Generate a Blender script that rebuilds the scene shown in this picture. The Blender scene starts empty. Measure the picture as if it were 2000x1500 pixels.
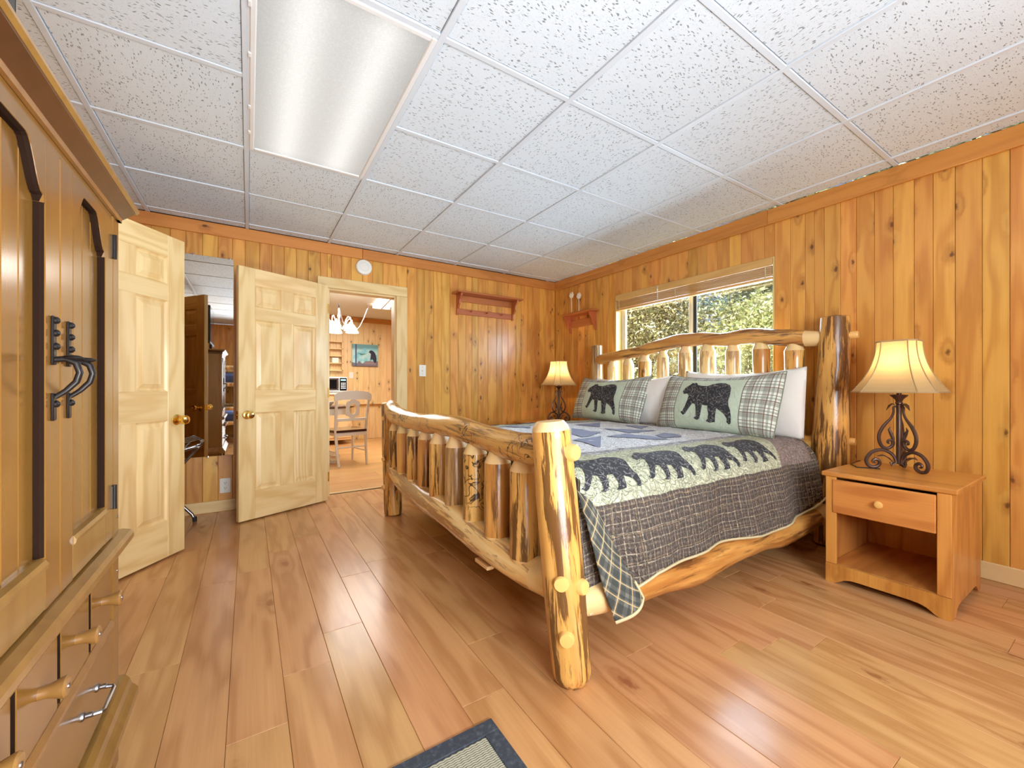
import bpy, bmesh, math, random
import numpy as np
from mathutils import Vector, Matrix, noise, geometry
PI = math.pi
random.seed(7)
S = bpy.context.scene
COL = S.collection

# ------------------------------------------------------------------ camera, world, sun, large lights, exposure
cam = bpy.data.objects.new('camera', bpy.data.cameras.new('camera'))
COL.objects.link(cam)
S.camera = cam
cam.location = (-3.167, -3.958, 0.974)
cam.rotation_euler = (PI / 2, 0, -0.5704)
cam.data.sensor_width = 36.0
cam.data.lens = 801.54 / 2000 * 36
cam.data.shift_y = 6.44 / 2000
cam.data.clip_start = 0.02

S.view_settings.view_transform = 'Standard'
S.view_settings.look = 'None'
S.view_settings.gamma = 1.0
S.view_settings.use_curve_mapping = False
S.view_settings.exposure = 0.08
cy = S.cycles
cy.max_bounces = 8
cy.diffuse_bounces = 4
cy.glossy_bounces = 4
cy.transmission_bounces = 6
cy.transparent_max_bounces = 8
cy.caustics_reflective = False
cy.caustics_refractive = False
cy.sample_clamp_indirect = 5.0
cy.use_denoising = True
cy.use_adaptive_sampling = True
cy.adaptive_threshold = .055
cy.adaptive_min_samples = 14

W = bpy.data.worlds.new('world')
S.world = W
W.use_nodes = True
_nt = W.node_tree
_bg = _nt.nodes['Background']
_sky = _nt.nodes.new('ShaderNodeTexSky')
_sky.sky_type = 'NISHITA'
_sky.sun_disc = False
_sky.sun_elevation = math.radians(48)
_sky.sun_rotation = math.radians(250)
_sky.dust_density = 5.0
_sky.air_density = .8
_nt.links.new(_sky.outputs[0], _bg.inputs[0])
_bg.inputs[1].default_value = 0.22


def lamp(name, typ, loc, rot, energy, color=(1, 1, 1), **kw):
    l = bpy.data.lights.new(name, typ)
    l.energy = energy
    l.color = color
    for k, v in kw.items():
        setattr(l, k, v)
    o = bpy.data.objects.new(name, l)
    o.location = loc
    o.rotation_euler = rot
    COL.objects.link(o)
    return o


# sun over the house, lighting the trees outside from the house side
lamp('sun', 'SUN', (0, 0, 8), (math.radians(42), 0, math.radians(-70)), 12.5, (1.0, .95, .86), angle=math.radians(.6))
# unseen fill lamps added behind the camera to brighten room and ceiling
lamp('rear_fill_light', 'AREA', (-1.7, -6.1, 1.2), (math.radians(94), 0, 0), 8, (.90, .96, 1.0), shape='RECTANGLE', size=2.4, size_y=1.9)
lamp('ceiling_fill_light', 'AREA', (-2.45, -5.1, 1.2), (math.radians(106), 0, math.radians(5)), 98, (.86, .94, 1.0), shape='RECTANGLE', size=1.4, size_y=.8)  # added fill lamp aimed forward and slightly up, no fixture there
_b = lamp('ceiling_fill_light', 'AREA', (-2.75, -4.3, .25), (0, 0, 0), 11, (.86, .94, 1.0), shape='RECTANGLE', size=.8, size_y=.5, spread=math.radians(95))  # second added fill lamp, lifts the far left ceiling
_b.rotation_euler = Vector((-.45, 3.7, 2.05)).to_track_quat('-Z', 'Y').to_euler()
# daylight coming in at the window
lamp('window_light', 'AREA', (.60, -1.75, 1.60), (0, math.radians(74), 0), 150, (.62, .80, 1.0), shape='RECTANGLE', size=1.0, size_y=1.8)


# ------------------------------------------------------------------ node helper
def lin(r, g, b):
    f = lambda c: (c / 255 / 12.92) if c / 255 <= .04045 else ((c / 255 + .055) / 1.055) ** 2.4
    return (f(r), f(g), f(b), 1.0)


class NT:
    def __init__(s, name):
        s.m = bpy.data.materials.new(name)
        s.m.use_nodes = True
        s.t = s.m.node_tree
        s.b = s.t.nodes['Principled BSDF']

    def n(s, typ, ins=None, **props):
        nd = s.t.nodes.new('ShaderNode' + typ)
        for k, v in props.items():
            setattr(nd, k, v)
        for k, v in (ins or {}).items():
            s.set(nd.inputs[k], v)
        return nd

    def set(s, sock, v):
        if isinstance(v, bpy.types.NodeSocket):
            s.t.links.new(v, sock)
        elif isinstance(v, bpy.types.Node):
            s.t.links.new(v.outputs[0], sock)
        else:
            try:
                sock.default_value = v
            except Exception:
                sock.default_value = v[:3]

    def math(s, op, a, b=0.0, c=0.0, clamp=False):
        nd = s.n('Math', {0: a, 1: b, 2: c}, operation=op, use_clamp=clamp)
        return nd.outputs[0]

    def vmath(s, op, a, b=(0, 0, 0)):
        nd = s.n('VectorMath', {0: a, 1: b}, operation=op)
        return nd.outputs['Value'] if op in ('LENGTH', 'DOT_PRODUCT', 'DISTANCE') else nd.outputs[0]

    def mix(s, f, a, b, mode='MIX'):
        nd = s.n('Mix', data_type='RGBA', blend_type=mode)
        s.set(nd.inputs[0], f)
        s.set(nd.inputs[6], a)
        s.set(nd.inputs[7], b)
        return nd.outputs[2]

    def step(s, x, lo, hi):
        nd = s.n('MapRange', {0: x, 1: lo, 2: hi, 3: 0.0, 4: 1.0}, interpolation_type='SMOOTHSTEP')
        return nd.outputs[0]

    def noise(s, vec, scale=1.0, detail=3.0, rough=.5, dist=0.0):
        return s.n('TexNoise', {'Vector': vec, 'Scale': scale, 'Detail': detail, 'Roughness': rough, 'Distortion': dist})

    def xyz(s, v):
        nd = s.n('SeparateXYZ', {0: v})
        return nd.outputs[0], nd.outputs[1], nd.outputs[2]

    def comb(s, x, y, z):
        return s.n('CombineXYZ', {0: x, 1: y, 2: z}).outputs[0]

    def bump(s, h, strength=.2, dist=.01):
        nd = s.n('Bump', {'Strength': strength, 'Distance': dist, 'Height': h})
        s.t.links.new(nd.outputs[0], s.b.inputs['Normal'])

    def out(s, **k):
        names = dict(col='Base Color', rough='Roughness', metal='Metallic', coat='Coat Weight', coatr='Coat Roughness', spec='Specular IOR Level',
                     ecol='Emission Color', estr='Emission Strength', trans='Transmission Weight', ior='IOR', sheen='Sheen Weight', alpha='Alpha')
        for a, v in k.items():
            s.set(s.b.inputs[names[a]], v)
        return s.m


def plain(name, rgb, rough=.5, metal=0.0, coat=0.0, **k):
    a = NT(name)
    return a.out(col=lin(*rgb), rough=rough, metal=metal, coat=coat, **k)


def wood(name, light, dark, knots=0.0, kdark=(70, 38, 18), rough=.4, coat=0.0, freq=230.0, fine=.5, contrast=.6, var=.10, bump=.05, stain=0.0, kscale=(8.5, 4.6), hue=.008):
    """grain runs along the local z axis, x is across the board, y is its thickness"""
    a = NT(name)
    tc = a.n('TexCoord').outputs['Object']
    rnd = a.n('ObjectInfo').outputs['Random']
    r2 = a.math('FRACT', a.math('MULTIPLY', rnd, 17.31))
    r3 = a.math('FRACT', a.math('MULTIPLY', rnd, 71.77))
    off = a.comb(a.math('MULTIPLY', a.math('SUBTRACT', r2, .5), .16), a.math('MULTIPLY', r3, .12), a.math('MULTIPLY', rnd, 90.0))
    P = a.vmath('ADD', tc, off)
    x, y, z = a.xyz(P)
    q = a.comb(a.math('MULTIPLY', x, 9.0), a.math('MULTIPLY', y, 9.0), a.math('MULTIPLY', z, 1.3))
    wn = a.noise(q, 1.0, 2.0).outputs['Fac']
    kn = None
    if knots > 0:
        kv = a.n('TexVoronoi', {'Vector': a.comb(a.math('ADD', a.math('MULTIPLY', x, kscale[0]), a.math('MULTIPLY', rnd, 31.0)), a.math('MULTIPLY', z, kscale[1]), 0.0), 'Scale': 1.0, 'Randomness': .95}, voronoi_dimensions='2D')
        gate = a.math('LESS_THAN', a.xyz(kv.outputs['Color'])[0], knots)
        d = a.math('ADD', kv.outputs['Distance'], a.math('MULTIPLY', a.math('SUBTRACT', a.noise(P, 45.0, 3.0).outputs['Fac'], .5), .16))
        kn = a.math('MULTIPLY', a.math('SUBTRACT', 1.0, a.step(d, .030, .105)), gate)
        halo = a.math('MULTIPLY', a.math('SUBTRACT', 1.0, a.step(d, .05, .42)), gate)
    rad = a.vmath('LENGTH', a.comb(x, y, a.math('MULTIPLY', z, .03)))
    ph = a.math('ADD', a.math('MULTIPLY', rad, freq), a.math('MULTIPLY', wn, 22.0))
    if kn is not None:
        ph = a.math('ADD', ph, a.math('MULTIPLY', a.math('MULTIPLY', halo, wn), 8.0))
    ring = a.math('MULTIPLY_ADD', a.math('SINE', ph), .5, .5)
    ring = a.math('POWER', ring, 1.6)
    fq = a.comb(a.math('MULTIPLY', x, 150.0), a.math('MULTIPLY', y, 150.0), a.math('MULTIPLY', z, 3.0))
    fn = a.noise(fq, 1.0, 3.0, .6).outputs['Fac']
    g = a.math('ADD', a.math('MULTIPLY', ring, 1 - fine), a.math('MULTIPLY', fn, fine))
    g = a.math('MULTIPLY', g, contrast)
    c = a.mix(g, lin(*light), lin(*dark))
    big = a.noise(a.comb(a.math('MULTIPLY', x, 4.0), a.math('MULTIPLY', y, 4.0), a.math('MULTIPLY', z, .9)), 1.0, 2.0).outputs['Fac']
    c = a.mix(a.math('MULTIPLY', a.step(big, .45, .75), .25), c, lin(*dark))
    if stain > 0:
        sq = a.comb(a.math('MULTIPLY', x, 34.0), a.math('MULTIPLY', y, 34.0), a.math('MULTIPLY', z, 3.6))
        sn = a.noise(sq, 1.0, 5.0, .62, .6).outputs['Fac']
        c = a.mix(a.math('MULTIPLY', a.step(sn, .56, .68), stain), c, lin(*kdark))
    if kn is not None:
        c = a.mix(a.math('MULTIPLY', a.math('MULTIPLY', halo, fn), .45), c, lin(*kdark))
        c = a.mix(a.math('MULTIPLY', kn, .85), c, lin(*kdark))
    hs = a.n('HueSaturation', {'Hue': a.math('MULTIPLY_ADD', r3, hue * 2, .5 - hue), 'Saturation': 1.0, 'Value': a.math('MULTIPLY_ADD', r2, var * 2, 1 - var), 'Color': c})
    a.bump(g, bump, .004)
    return a.out(col=hs.outputs[0], rough=rough, coat=coat, coatr=.15)


def log_wood(name, light=(232, 182, 102), mid=(206, 144, 68), dark=(80, 44, 22), stain=.88, tracks=0.0, thr=(.56, .66), rough=.28):
    """peeled log: local z along the log"""
    a = NT(name)
    tc = a.n('TexCoord').outputs['Object']
    rnd = a.n('ObjectInfo').outputs['Random']
    P = a.vmath('ADD', tc, a.comb(a.math('MULTIPLY', rnd, 7.3), a.math('MULTIPLY', rnd, 3.1), a.math('MULTIPLY', rnd, 51.0)))
    x, y, z = a.xyz(P)
    n1 = a.noise(a.comb(a.math('MULTIPLY', x, 16.0), a.math('MULTIPLY', y, 16.0), a.math('MULTIPLY', z, 1.6)), 1.0, 4.0, .55, .3).outputs['Fac']
    n2 = a.noise(a.comb(a.math('MULTIPLY', x, 44.0), a.math('MULTIPLY', y, 44.0), a.math('MULTIPLY', z, 3.8)), 1.0, 5.0, .65, .5).outputs['Fac']
    n3 = a.noise(a.comb(a.math('MULTIPLY', x, 9.0), a.math('MULTIPLY', y, 9.0), a.math('MULTIPLY', z, 1.5)), 1.0, 2.0).outputs['Fac']
    c = a.mix(a.step(n1, .35, .65), lin(*light), lin(*mid))
    both = a.math('ADD', a.math('MULTIPLY', n2, .6), a.math('MULTIPLY', n3, .4))
    st = a.step(both, thr[0], thr[1])
    c = a.mix(a.math('MULTIPLY', st, stain), c, lin(*dark))
    if tracks > 0:
        w = a.noise(P, 13.0, 2.0, .5, 1.2).outputs['Fac']
        ln = a.math('SUBTRACT', 1.0, a.step(a.math('ABSOLUTE', a.math('SUBTRACT', w, .5)), .008, .03))
        gate = a.step(a.noise(P, 4.5, 1.0).outputs['Fac'], .40, .50)
        c = a.mix(a.math('MULTIPLY', a.math('MULTIPLY', ln, gate), tracks), c, lin(58, 36, 24))
    kv = a.n('TexVoronoi', {'Vector': a.comb(a.math('MULTIPLY', x, 7.0), a.math('MULTIPLY', y, 7.0), a.math('MULTIPLY', z, 3.4)), 'Scale': 1.0})
    gate = a.math('LESS_THAN', a.xyz(kv.outputs['Color'])[1], .3)
    k = a.math('MULTIPLY', a.math('SUBTRACT', 1.0, a.step(kv.outputs['Distance'], .05, .16)), gate)
    c = a.mix(a.math('MULTIPLY', k, .7), c, lin(96, 52, 24))
    a.bump(a.math('ADD', n2, a.math('MULTIPLY', n1, .6)), .12, .01)
    return a.out(col=c, rough=rough, coat=.35, coatr=.18)


# ------------------------------------------------------------------ mesh helpers
class MB:
    def __init__(s):
        s.v, s.f, s.uv = [], [], None

    def add(s, vs, fs):
        o = len(s.v)
        s.v += [tuple(p) for p in vs]
        s.f += [tuple(i + o for i in f) for f in fs]
        return s

    def box(s, lo, hi, c=0.0):
        lo, hi = Vector(lo), Vector(hi)
        if c <= 0:
            vs = [(x, y, z) for x in (lo.x, hi.x) for y in (lo.y, hi.y) for z in (lo.z, hi.z)]
            return s.add(vs, [(0, 1, 3, 2), (4, 6, 7, 5), (0, 4, 5, 1), (2, 3, 7, 6), (0, 2, 6, 4), (1, 5, 7, 3)])
        c = min(c, .45 * min(hi - lo))
        vs = []
        for ix in (0, 1):
            for iy in (0, 1):
                for iz in (0, 1):
                    p = [(lo.x, hi.x)[ix], (lo.y, hi.y)[iy], (lo.z, hi.z)[iz]]
                    sg = [1 - 2 * ix, 1 - 2 * iy, 1 - 2 * iz]
                    for a in range(3):
                        q = [p[k] + (0 if k == a else sg[k] * c) for k in range(3)]
                        vs.append(tuple(q))
        I = lambda ix, iy, iz, a: ((ix * 2 + iy) * 2 + iz) * 3 + a
        fs = []
        for a in range(3):
            b1, b2 = (a + 1) % 3, (a + 2) % 3
            for e in (0, 1):
                def V(u, w, ax=a):
                    t = [0, 0, 0]
                    t[a], t[b1], t[b2] = e, u, w
                    return I(*t, ax)
                q = [V(0, 0), V(1, 0), V(1, 1), V(0, 1)]
                fs.append(tuple(q if e else q[::-1]))
            for u in (0, 1):
                for w in (0, 1):
                    t0, t1 = [0, 0, 0], [0, 0, 0]
                    t0[b1] = t1[b1] = u
                    t0[b2] = t1[b2] = w
                    t1[a] = 1
                    q = [I(*t0, b1), I(*t1, b1), I(*t1, b2), I(*t0, b2)]
                    fs.append(tuple(q if (u == w) == (u == 1) or False else q[::-1]))
        for ix in (0, 1):
            for iy in (0, 1):
                for iz in (0, 1):
                    fs.append(tuple(I(ix, iy, iz, a) for a in range(3)))
        return s.add(vs, fs)

    def prism(s, poly, a, b, plane='xz'):
        """extrude a 2D polygon from a to b along the axis normal to plane"""
        n = len(poly)

        def P(u, v, w):
            return {'xz': (u, w, v), 'yz': (w, u, v), 'xy': (u, v, w)}[plane]
        vs = [P(u, v, a) for u, v in poly] + [P(u, v, b) for u, v in poly]
        fs = [tuple(range(n)), tuple(range(2 * n - 1, n - 1, -1))] + [(i, (i + 1) % n, n + (i + 1) % n, n + i) for i in range(n)]
        return s.add(vs, fs)

    def lathe(s, prof, n=24, loc=(0, 0, 0), axis='z', sx=1.0, sy=1.0, cap=True):
        vs = []
        for r, h in prof:
            for i in range(n):
                t = 2 * PI * i / n
                p = (r * math.cos(t) * sx, r * math.sin(t) * sy, h)
                if axis == 'x':
                    p = (p[2], p[0], p[1])
                elif axis == 'y':
                    p = (p[1], p[2], p[0])
                vs.append((p[0] + loc[0], p[1] + loc[1], p[2] + loc[2]))
        m = len(prof)
        fs = [(k * n + i, k * n + (i + 1) % n, (k + 1) * n + (i + 1) % n, (k + 1) * n + i) for k in range(m - 1) for i in range(n)]
        if cap:
            fs += [tuple(range(n))[::-1], tuple(range((m - 1) * n, m * n))]
        return s.add(vs, fs)

    def tube(s, pts, r, n=8, cap=True):
        pts = [Vector(p) for p in pts]
        rs = r if isinstance(r, (list, tuple)) else [r] * len(pts)
        T0 = (pts[1] - pts[0]).normalized()
        up = Vector((0, 0, 1)) if abs(T0.z) < .9 else Vector((1, 0, 0))
        A = T0.cross(up).normalized()
        vs = []
        for i, p in enumerate(pts):
            T = (pts[min(i + 1, len(pts) - 1)] - pts[max(i - 1, 0)]).normalized()
            A = (A - T * A.dot(T)).normalized()
            B = T.cross(A)
            for k in range(n):
                t = 2 * PI * k / n
                vs.append(p + (A * math.cos(t) + B * math.sin(t)) * rs[i])
        m = len(pts)
        fs = [(k * n + i, k * n + (i + 1) % n, (k + 1) * n + (i + 1) % n, (k + 1) * n + i) for k in range(m - 1) for i in range(n)]
        if cap:
            fs += [tuple(range(n))[::-1], tuple(range((m - 1) * n, m * n))]
        return s.add(vs, fs)

    def grid(s, fn, nu, nv, closed_u=False):
        vs = [fn(i / (nu if closed_u else nu - 1), j / (nv - 1)) for j in range(nv) for i in range(nu)]
        fs = []
        for j in range(nv - 1):
            for i in range(nu if closed_u else nu - 1):
                i2 = (i + 1) % nu
                fs.append((j * nu + i, j * nu + i2, (j + 1) * nu + i2, (j + 1) * nu + i))
        return s.add(vs, fs)

    def build(s, name, mat, parent=None, loc=None, smooth=False, rot=None, quat=None, uv=None, fix=True):
        me = bpy.data.meshes.new(name)
        me.from_pydata(s.v, [], s.f)
        me.validate()
        if uv is not None:
            ul = me.uv_layers.new(name='UVMap')
            for l in me.loops:
                ul.data[l.index].uv = uv[l.vertex_index]
        if fix:
            bm = bmesh.new()
            bm.from_mesh(me)
            bmesh.ops.recalc_face_normals(bm, faces=bm.faces)
            bm.to_mesh(me)
            bm.free()
        if smooth:
            me.polygons.foreach_set('use_smooth', [True] * len(me.polygons))
            if smooth != 'all':
                me.set_sharp_from_angle(angle=math.radians(38))
        me.materials.append(mat)
        o = bpy.data.objects.new(name, me)
        COL.objects.link(o)
        if parent:
            o.parent = parent
        if loc:
            o.location = loc
        if rot:
            o.rotation_euler = rot
        if quat:
            o.rotation_mode = 'QUATERNION'
            o.rotation_quaternion = quat
        return o


def tag(o, label, cat, group=None, kind=None):
    o['label'] = label
    o['category'] = cat
    if group:
        o['group'] = group
    if kind:
        o['kind'] = kind
    return o


def empty(name, loc, label, cat, rz=0.0, group=None, kind=None):
    o = bpy.data.objects.new(name, None)
    COL.objects.link(o)
    o.location = loc
    o.rotation_euler = (0, 0, rz)
    o.empty_display_size = .1
    return tag(o, label, cat, group, kind)


ROT = {'z': (0, 0, 0), 'x': (0, PI / 2, 0), 'y': (-PI / 2, 0, 0)}


def board(name, parent, mat, lo, hi, axis='z', c=.003):
    """a board whose grain runs along axis; lo / hi in the parent's frame"""
    lo, hi = Vector(lo), Vector(hi)
    d = hi - lo
    d = {'z': Vector((d.x, d.y, d.z)), 'x': Vector((d.z, d.y, d.x)), 'y': Vector((d.x, d.z, d.y))}[axis]
    m = MB().box(-d / 2, d / 2, c)
    return m.build(name, mat, parent, (lo + hi) / 2, rot=ROT[axis])


def logpiece(name, parent, mat, pts, radii, n=22, rough=.05, ends=(.03, .03), seed=0, ring=.05, cut=(0, 0)):
    """a peeled log along world-space points"""
    pts = [Vector(p) for p in pts]
    ax = (pts[-1] - pts[0]).normalized()
    qt = ax.to_track_quat('Z', 'Y')
    inv = qt.inverted()
    loc = [inv @ (p - pts[0]) for p in pts]
    L = loc[-1].z
    m = max(6, int(L / ring))
    zs = [p.z for p in loc]

    def at(z):
        k = 0
        while k < len(zs) - 2 and z > zs[k + 1]:
            k += 1
        t = (z - zs[k]) / max(1e-6, zs[k + 1] - zs[k])
        p0, p1, p2, p3 = loc[max(k - 1, 0)], loc[k], loc[k + 1], loc[min(k + 2, len(loc) - 1)]
        t2, t3 = t * t, t * t * t
        p = .5 * ((2 * p1) + (p2 - p0) * t + (2 * p0 - 5 * p1 + 4 * p2 - p3) * t2 + (3 * p1 - p0 - 3 * p2 + p3) * t3)
        r = radii[k] * (1 - t) + radii[k + 1] * t
        return p, r
    st = []
    e0, e1 = ends
    hs = sorted(set([0.0, e0 * .5, e0] + [L * i / m for i in range(1, m) if e0 < L * i / m < L - e1] + [L - e1, L - e1 * .5, L]))
    vs = []
    for z in hs:
        p, r = at(z)
        k = 1.0
        if z < e0:
            k = .72 + .28 * math.sin(PI / 2 * z / e0)
        elif z > L - e1:
            k = .72 + .28 * math.sin(PI / 2 * (L - z) / e1)
        for i in range(n):
            t = 2 * PI * i / n
            nn = noise.noise(Vector((math.cos(t) * 1.1 + seed * 3.7, math.sin(t) * 1.1, z * 5 + seed))) + .5 * noise.noise(Vector((math.cos(t) * 2.2, math.sin(t) * 2.2 + seed, z * 16)))
            rr = r * k * (1 + rough * nn)
            vs.append((p.x + rr * math.cos(t), p.y + rr * math.sin(t), z))
    mm = len(hs)
    fs = [(k * n + i, k * n + (i + 1) % n, (k + 1) * n + (i + 1) % n, (k + 1) * n + i) for k in range(mm - 1) for i in range(n)]
    fs += [tuple(range(n))[::-1], tuple(range((mm - 1) * n, mm * n))]
    o = MB().add(vs, fs).build(name, mat, parent, tuple(pts[0]), smooth=True, quat=qt)
    o.data.materials.append(M['cut'])
    for p in o.data.polygons:
        h = sum(o.data.vertices[i].co.z for i in p.vertices) / len(p.vertices)
        if h < cut[0] or h > L - cut[1]:
            p.material_index = 1
    return o


# ------------------------------------------------------------------ materials
M = {}
M['wall'] = wood('knotty_pine', (232, 172, 84), (178, 104, 34), knots=.34, kdark=(96, 50, 20), rough=.36, coat=.2, freq=150, contrast=.74, var=.125)
M['trimwood'] = wood('stained_trim_pine', (216, 148, 72), (172, 100, 40), knots=.10, rough=.4, coat=.2, freq=130, contrast=.55, var=.06)
M['kitchen_wall'] = wood('pale_knotty_pine', (242, 210, 156), (214, 166, 104), knots=.3, rough=.4, freq=150, contrast=.5, var=.05)
M['door'] = wood('clear_pine', (240, 213, 158), (206, 160, 92), rough=.38, coat=.15, freq=260, contrast=.75, var=.03, hue=.003)
M['baseboard'] = wood('baseboard_pine', (236, 204, 148), (206, 160, 96), rough=.42, freq=220, contrast=.5, var=.03)
M['floor'] = wood('laminate_floor', (218, 166, 112), (174, 118, 70), knots=.10, kdark=(150, 94, 56), rough=.24, coat=.15, freq=140, contrast=.95, var=.045, bump=.02, kscale=(5.0, 2.2))
M['kitchen_floor'] = wood('pale_laminate', (216, 170, 110), (176, 124, 70), rough=.3, freq=120, contrast=.6, var=.07)
M['wardrobe'] = wood('brown_pine_stain', (138, 96, 40), (94, 59, 21), rough=.24, coat=.5, freq=120, contrast=.45, var=.03, hue=.004)
M['wardrobe_trim'] = wood('brown_pine_trim', (152, 110, 56), (108, 70, 32), rough=.3, coat=.4, freq=120, contrast=.45, var=.03)
M['cornice'] = wood('red_brown_cornice', (88, 52, 30), (60, 34, 18), rough=.3, coat=.3, freq=120, contrast=.4, var=.04)
M['night'] = wood('honey_pine_laminate', (226, 160, 80), (172, 102, 40), knots=.16, kdark=(126, 64, 30), rough=.36, coat=.1, freq=130, contrast=.85, var=.03, kscale=(6, 4))
M['shelf'] = wood('red_stained_shelf', (190, 108, 62), (140, 70, 36), rough=.4, freq=120, contrast=.4, var=.02)
M['blind'] = wood('woven_bamboo', (230, 186, 118), (190, 138, 74), rough=.5, freq=300, contrast=.6, var=.06)
M['jamb'] = wood('window_jamb', (222, 200, 130), (190, 160, 90), rough=.5, freq=120, contrast=.4, var=.02)
M['log'] = log_wood('peeled_log', thr=(.500, .555))
M['log_pale'] = log_wood('peeled_log_pale', light=(248, 220, 160), mid=(232, 184, 112), dark=(142, 92, 54), stain=.7, thr=(.50, .555))
M['log_track'] = log_wood('beetle_tracked_log', light=(238, 192, 112), mid=(206, 146, 70), tracks=.95, stain=.65, thr=(.51, .58))
M['log_grey'] = log_wood('grey_bark_log', light=(206, 166, 110), mid=(150, 108, 66), dark=(84, 58, 40), stain=.8, thr=(.48, .6))
M['log_dark'] = log_wood('dark_heart_log', light=(226, 168, 90), mid=(186, 122, 58), dark=(88, 50, 28), stain=.85, thr=(.50, .62))
M['peg'] = plain('cut_log_end', (232, 180, 104), .35, coat=.2)
M['cut'] = wood('cut_log_face', (240, 208, 150), (214, 168, 100), rough=.4, coat=.2, freq=320, contrast=.4, var=.03)
M['white_plastic'] = plain('white_plastic', (238, 234, 224), .4)
M['slot'] = plain('dark_slot', (52, 46, 40), .6)
M['brass'] = plain('polished_brass', (236, 196, 104), .16, 1.0)
M['chrome'] = plain('chrome', (205, 208, 214), .15, 1.0)
M['steel'] = plain('brushed_steel', (150, 148, 150), .3, 1.0)
M['black_iron'] = plain('black_iron', (46, 40, 38), .34, .6)
M['iron'] = plain('bronze_iron', (92, 68, 58), .36, .55)
M['grid'] = plain('painted_ceiling_grid', (216, 224, 233), .5)
M['dark_gap'] = plain('dark_void', (34, 22, 14), .9)
M['white_paint'] = plain('cream_paint', (240, 234, 220), .35, coat=.2)
M['dark_top'] = plain('dark_walnut_top', (74, 44, 32), .2, coat=.5)
M['screen'] = plain('black_glass_screen', (16, 17, 20), .12)
M['recess_shadow'] = plain('painted_recess_shadow', (36, 20, 10), .8, spec=.1)  # near-black colour standing in for shade in recesses and gaps
M['backing'] = plain('wall_backing', (96, 60, 28), .8)
M['plaster'] = plain('ceiling_plaster', (226, 222, 214), .8)
M['white_metal'] = plain('white_enamel', (236, 236, 236), .35)
M['vinyl'] = plain('window_vinyl', (206, 200, 184), .4)
M['rubber'] = plain('black_rubber', (24, 24, 26), .7)
M['strap'] = plain('pale_webbing', (222, 222, 218), .7)


def tile_mat():
    a = NT('fissured_ceiling_tile')
    tc = a.n('TexCoord').outputs['Object']
    rnd = a.n('ObjectInfo').outputs['Random']
    ang = a.math('MULTIPLY', a.math('FLOOR', a.math('MULTIPLY', rnd, 4.0)), PI / 2)
    rot = a.n('VectorRotate', {'Vector': tc, 'Angle': ang}, rotation_type='Z_AXIS').outputs[0]
    P = a.vmath('ADD', rot, a.comb(a.math('MULTIPLY', rnd, 40.0), a.math('MULTIPLY', rnd, 23.0), 0.0))
    warp = a.vmath('SCALE', a.vmath('SUBTRACT', a.noise(P, 14.0, 2.0).outputs['Color'], (.5, .5, .5)))
    warp.node.inputs['Scale'].default_value = .05
    Q = a.vmath('ADD', P, warp)
    x, y, z = a.xyz(Q)
    v = a.n('TexVoronoi', {'Vector': a.comb(a.math('MULTIPLY', x, 44.0), a.math('MULTIPLY', y, 125.0), 0.0), 'Scale': 1.0})
    g = a.math('LESS_THAN', a.xyz(v.outputs['Color'])[0], .7)
    pit = a.math('MULTIPLY', a.math('SUBTRACT', 1.0, a.step(v.outputs['Distance'], .16, .34)), g)
    v2 = a.n('TexVoronoi', {'Vector': P, 'Scale': 190.0})
    pin = a.math('MULTIPLY', a.math('SUBTRACT', 1.0, a.step(v2.outputs['Distance'], .12, .3)), a.math('LESS_THAN', a.xyz(v2.outputs['Color'])[1], .4))
    fine = a.noise(P, 160.0, 2.0).outputs['Fac']
    depth = a.math('ADD', pit, a.math('MULTIPLY', pin, .5))
    c = a.mix(a.math('MULTIPLY', depth, .72, clamp=True), lin(222, 232, 241), lin(108, 109, 112))
    a.bump(a.math('SUBTRACT', a.math('MULTIPLY', fine, .3), depth), .45, .004)
    return a.out(col=c, rough=.9, spec=.2)


M['tile'] = tile_mat()


def diffuser_mat():
    """backlit prismatic lens: brighter in front of the two tubes behind it"""
    a = NT('prismatic_light_lens')
    tc = a.n('TexCoord').outputs['Object']
    x, y, z = a.xyz(tc)
    tub = 0.0
    for c in (-.13, .13):
        d = a.math('DIVIDE', a.math('SUBTRACT', x, c), .088)
        t = a.math('DIVIDE', 1.0, a.math('ADD', 1.0, a.math('MULTIPLY', d, d)))
        tub = a.math('ADD', t, tub)
    end = a.math('SUBTRACT', 1.0, a.step(a.math('ABSOLUTE', y), .5, .62))
    lum = a.math('ADD', .30, a.math('MULTIPLY', a.math('MULTIPLY', tub, .50), a.math('ADD', .72, a.math('MULTIPLY', end, .28))))
    pr = a.n('TexVoronoi', {'Vector': tc, 'Scale': 160.0})
    lum = a.math('MULTIPLY', lum, a.math('ADD', .93, a.math('MULTIPLY', pr.outputs['Distance'], .14)))
    return a.out(col=lin(70, 70, 69), rough=.4, ecol=(1, .985, .955, 1), estr=lum)


M['lens'] = diffuser_mat()


def shade_mat():
    a = NT('linen_lamp_shade')
    tc = a.n('TexCoord').outputs['Object']
    x, y, z = a.xyz(tc)
    w = a.noise(a.comb(a.math('MULTIPLY', x, 260.0), a.math('MULTIPLY', y, 260.0), a.math('MULTIPLY', z, 60.0)), 1.0, 2.0).outputs['Fac']
    c = a.mix(a.math('MULTIPLY', w, .35), lin(214, 192, 146), lin(176, 148, 100))
    tr = a.n('BsdfTranslucent', {'Color': c})
    df = a.n('BsdfDiffuse', {'Color': c})
    mx = a.n('MixShader', {0: .5, 1: df.outputs[0], 2: tr.outputs[0]})
    a.t.links.new(mx.outputs[0], a.t.nodes['Material Output'].inputs[0])
    return a.m


M['shade'] = shade_mat()
M['shade_trim'] = plain('shade_braid', (176, 146, 104), .8)


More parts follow.
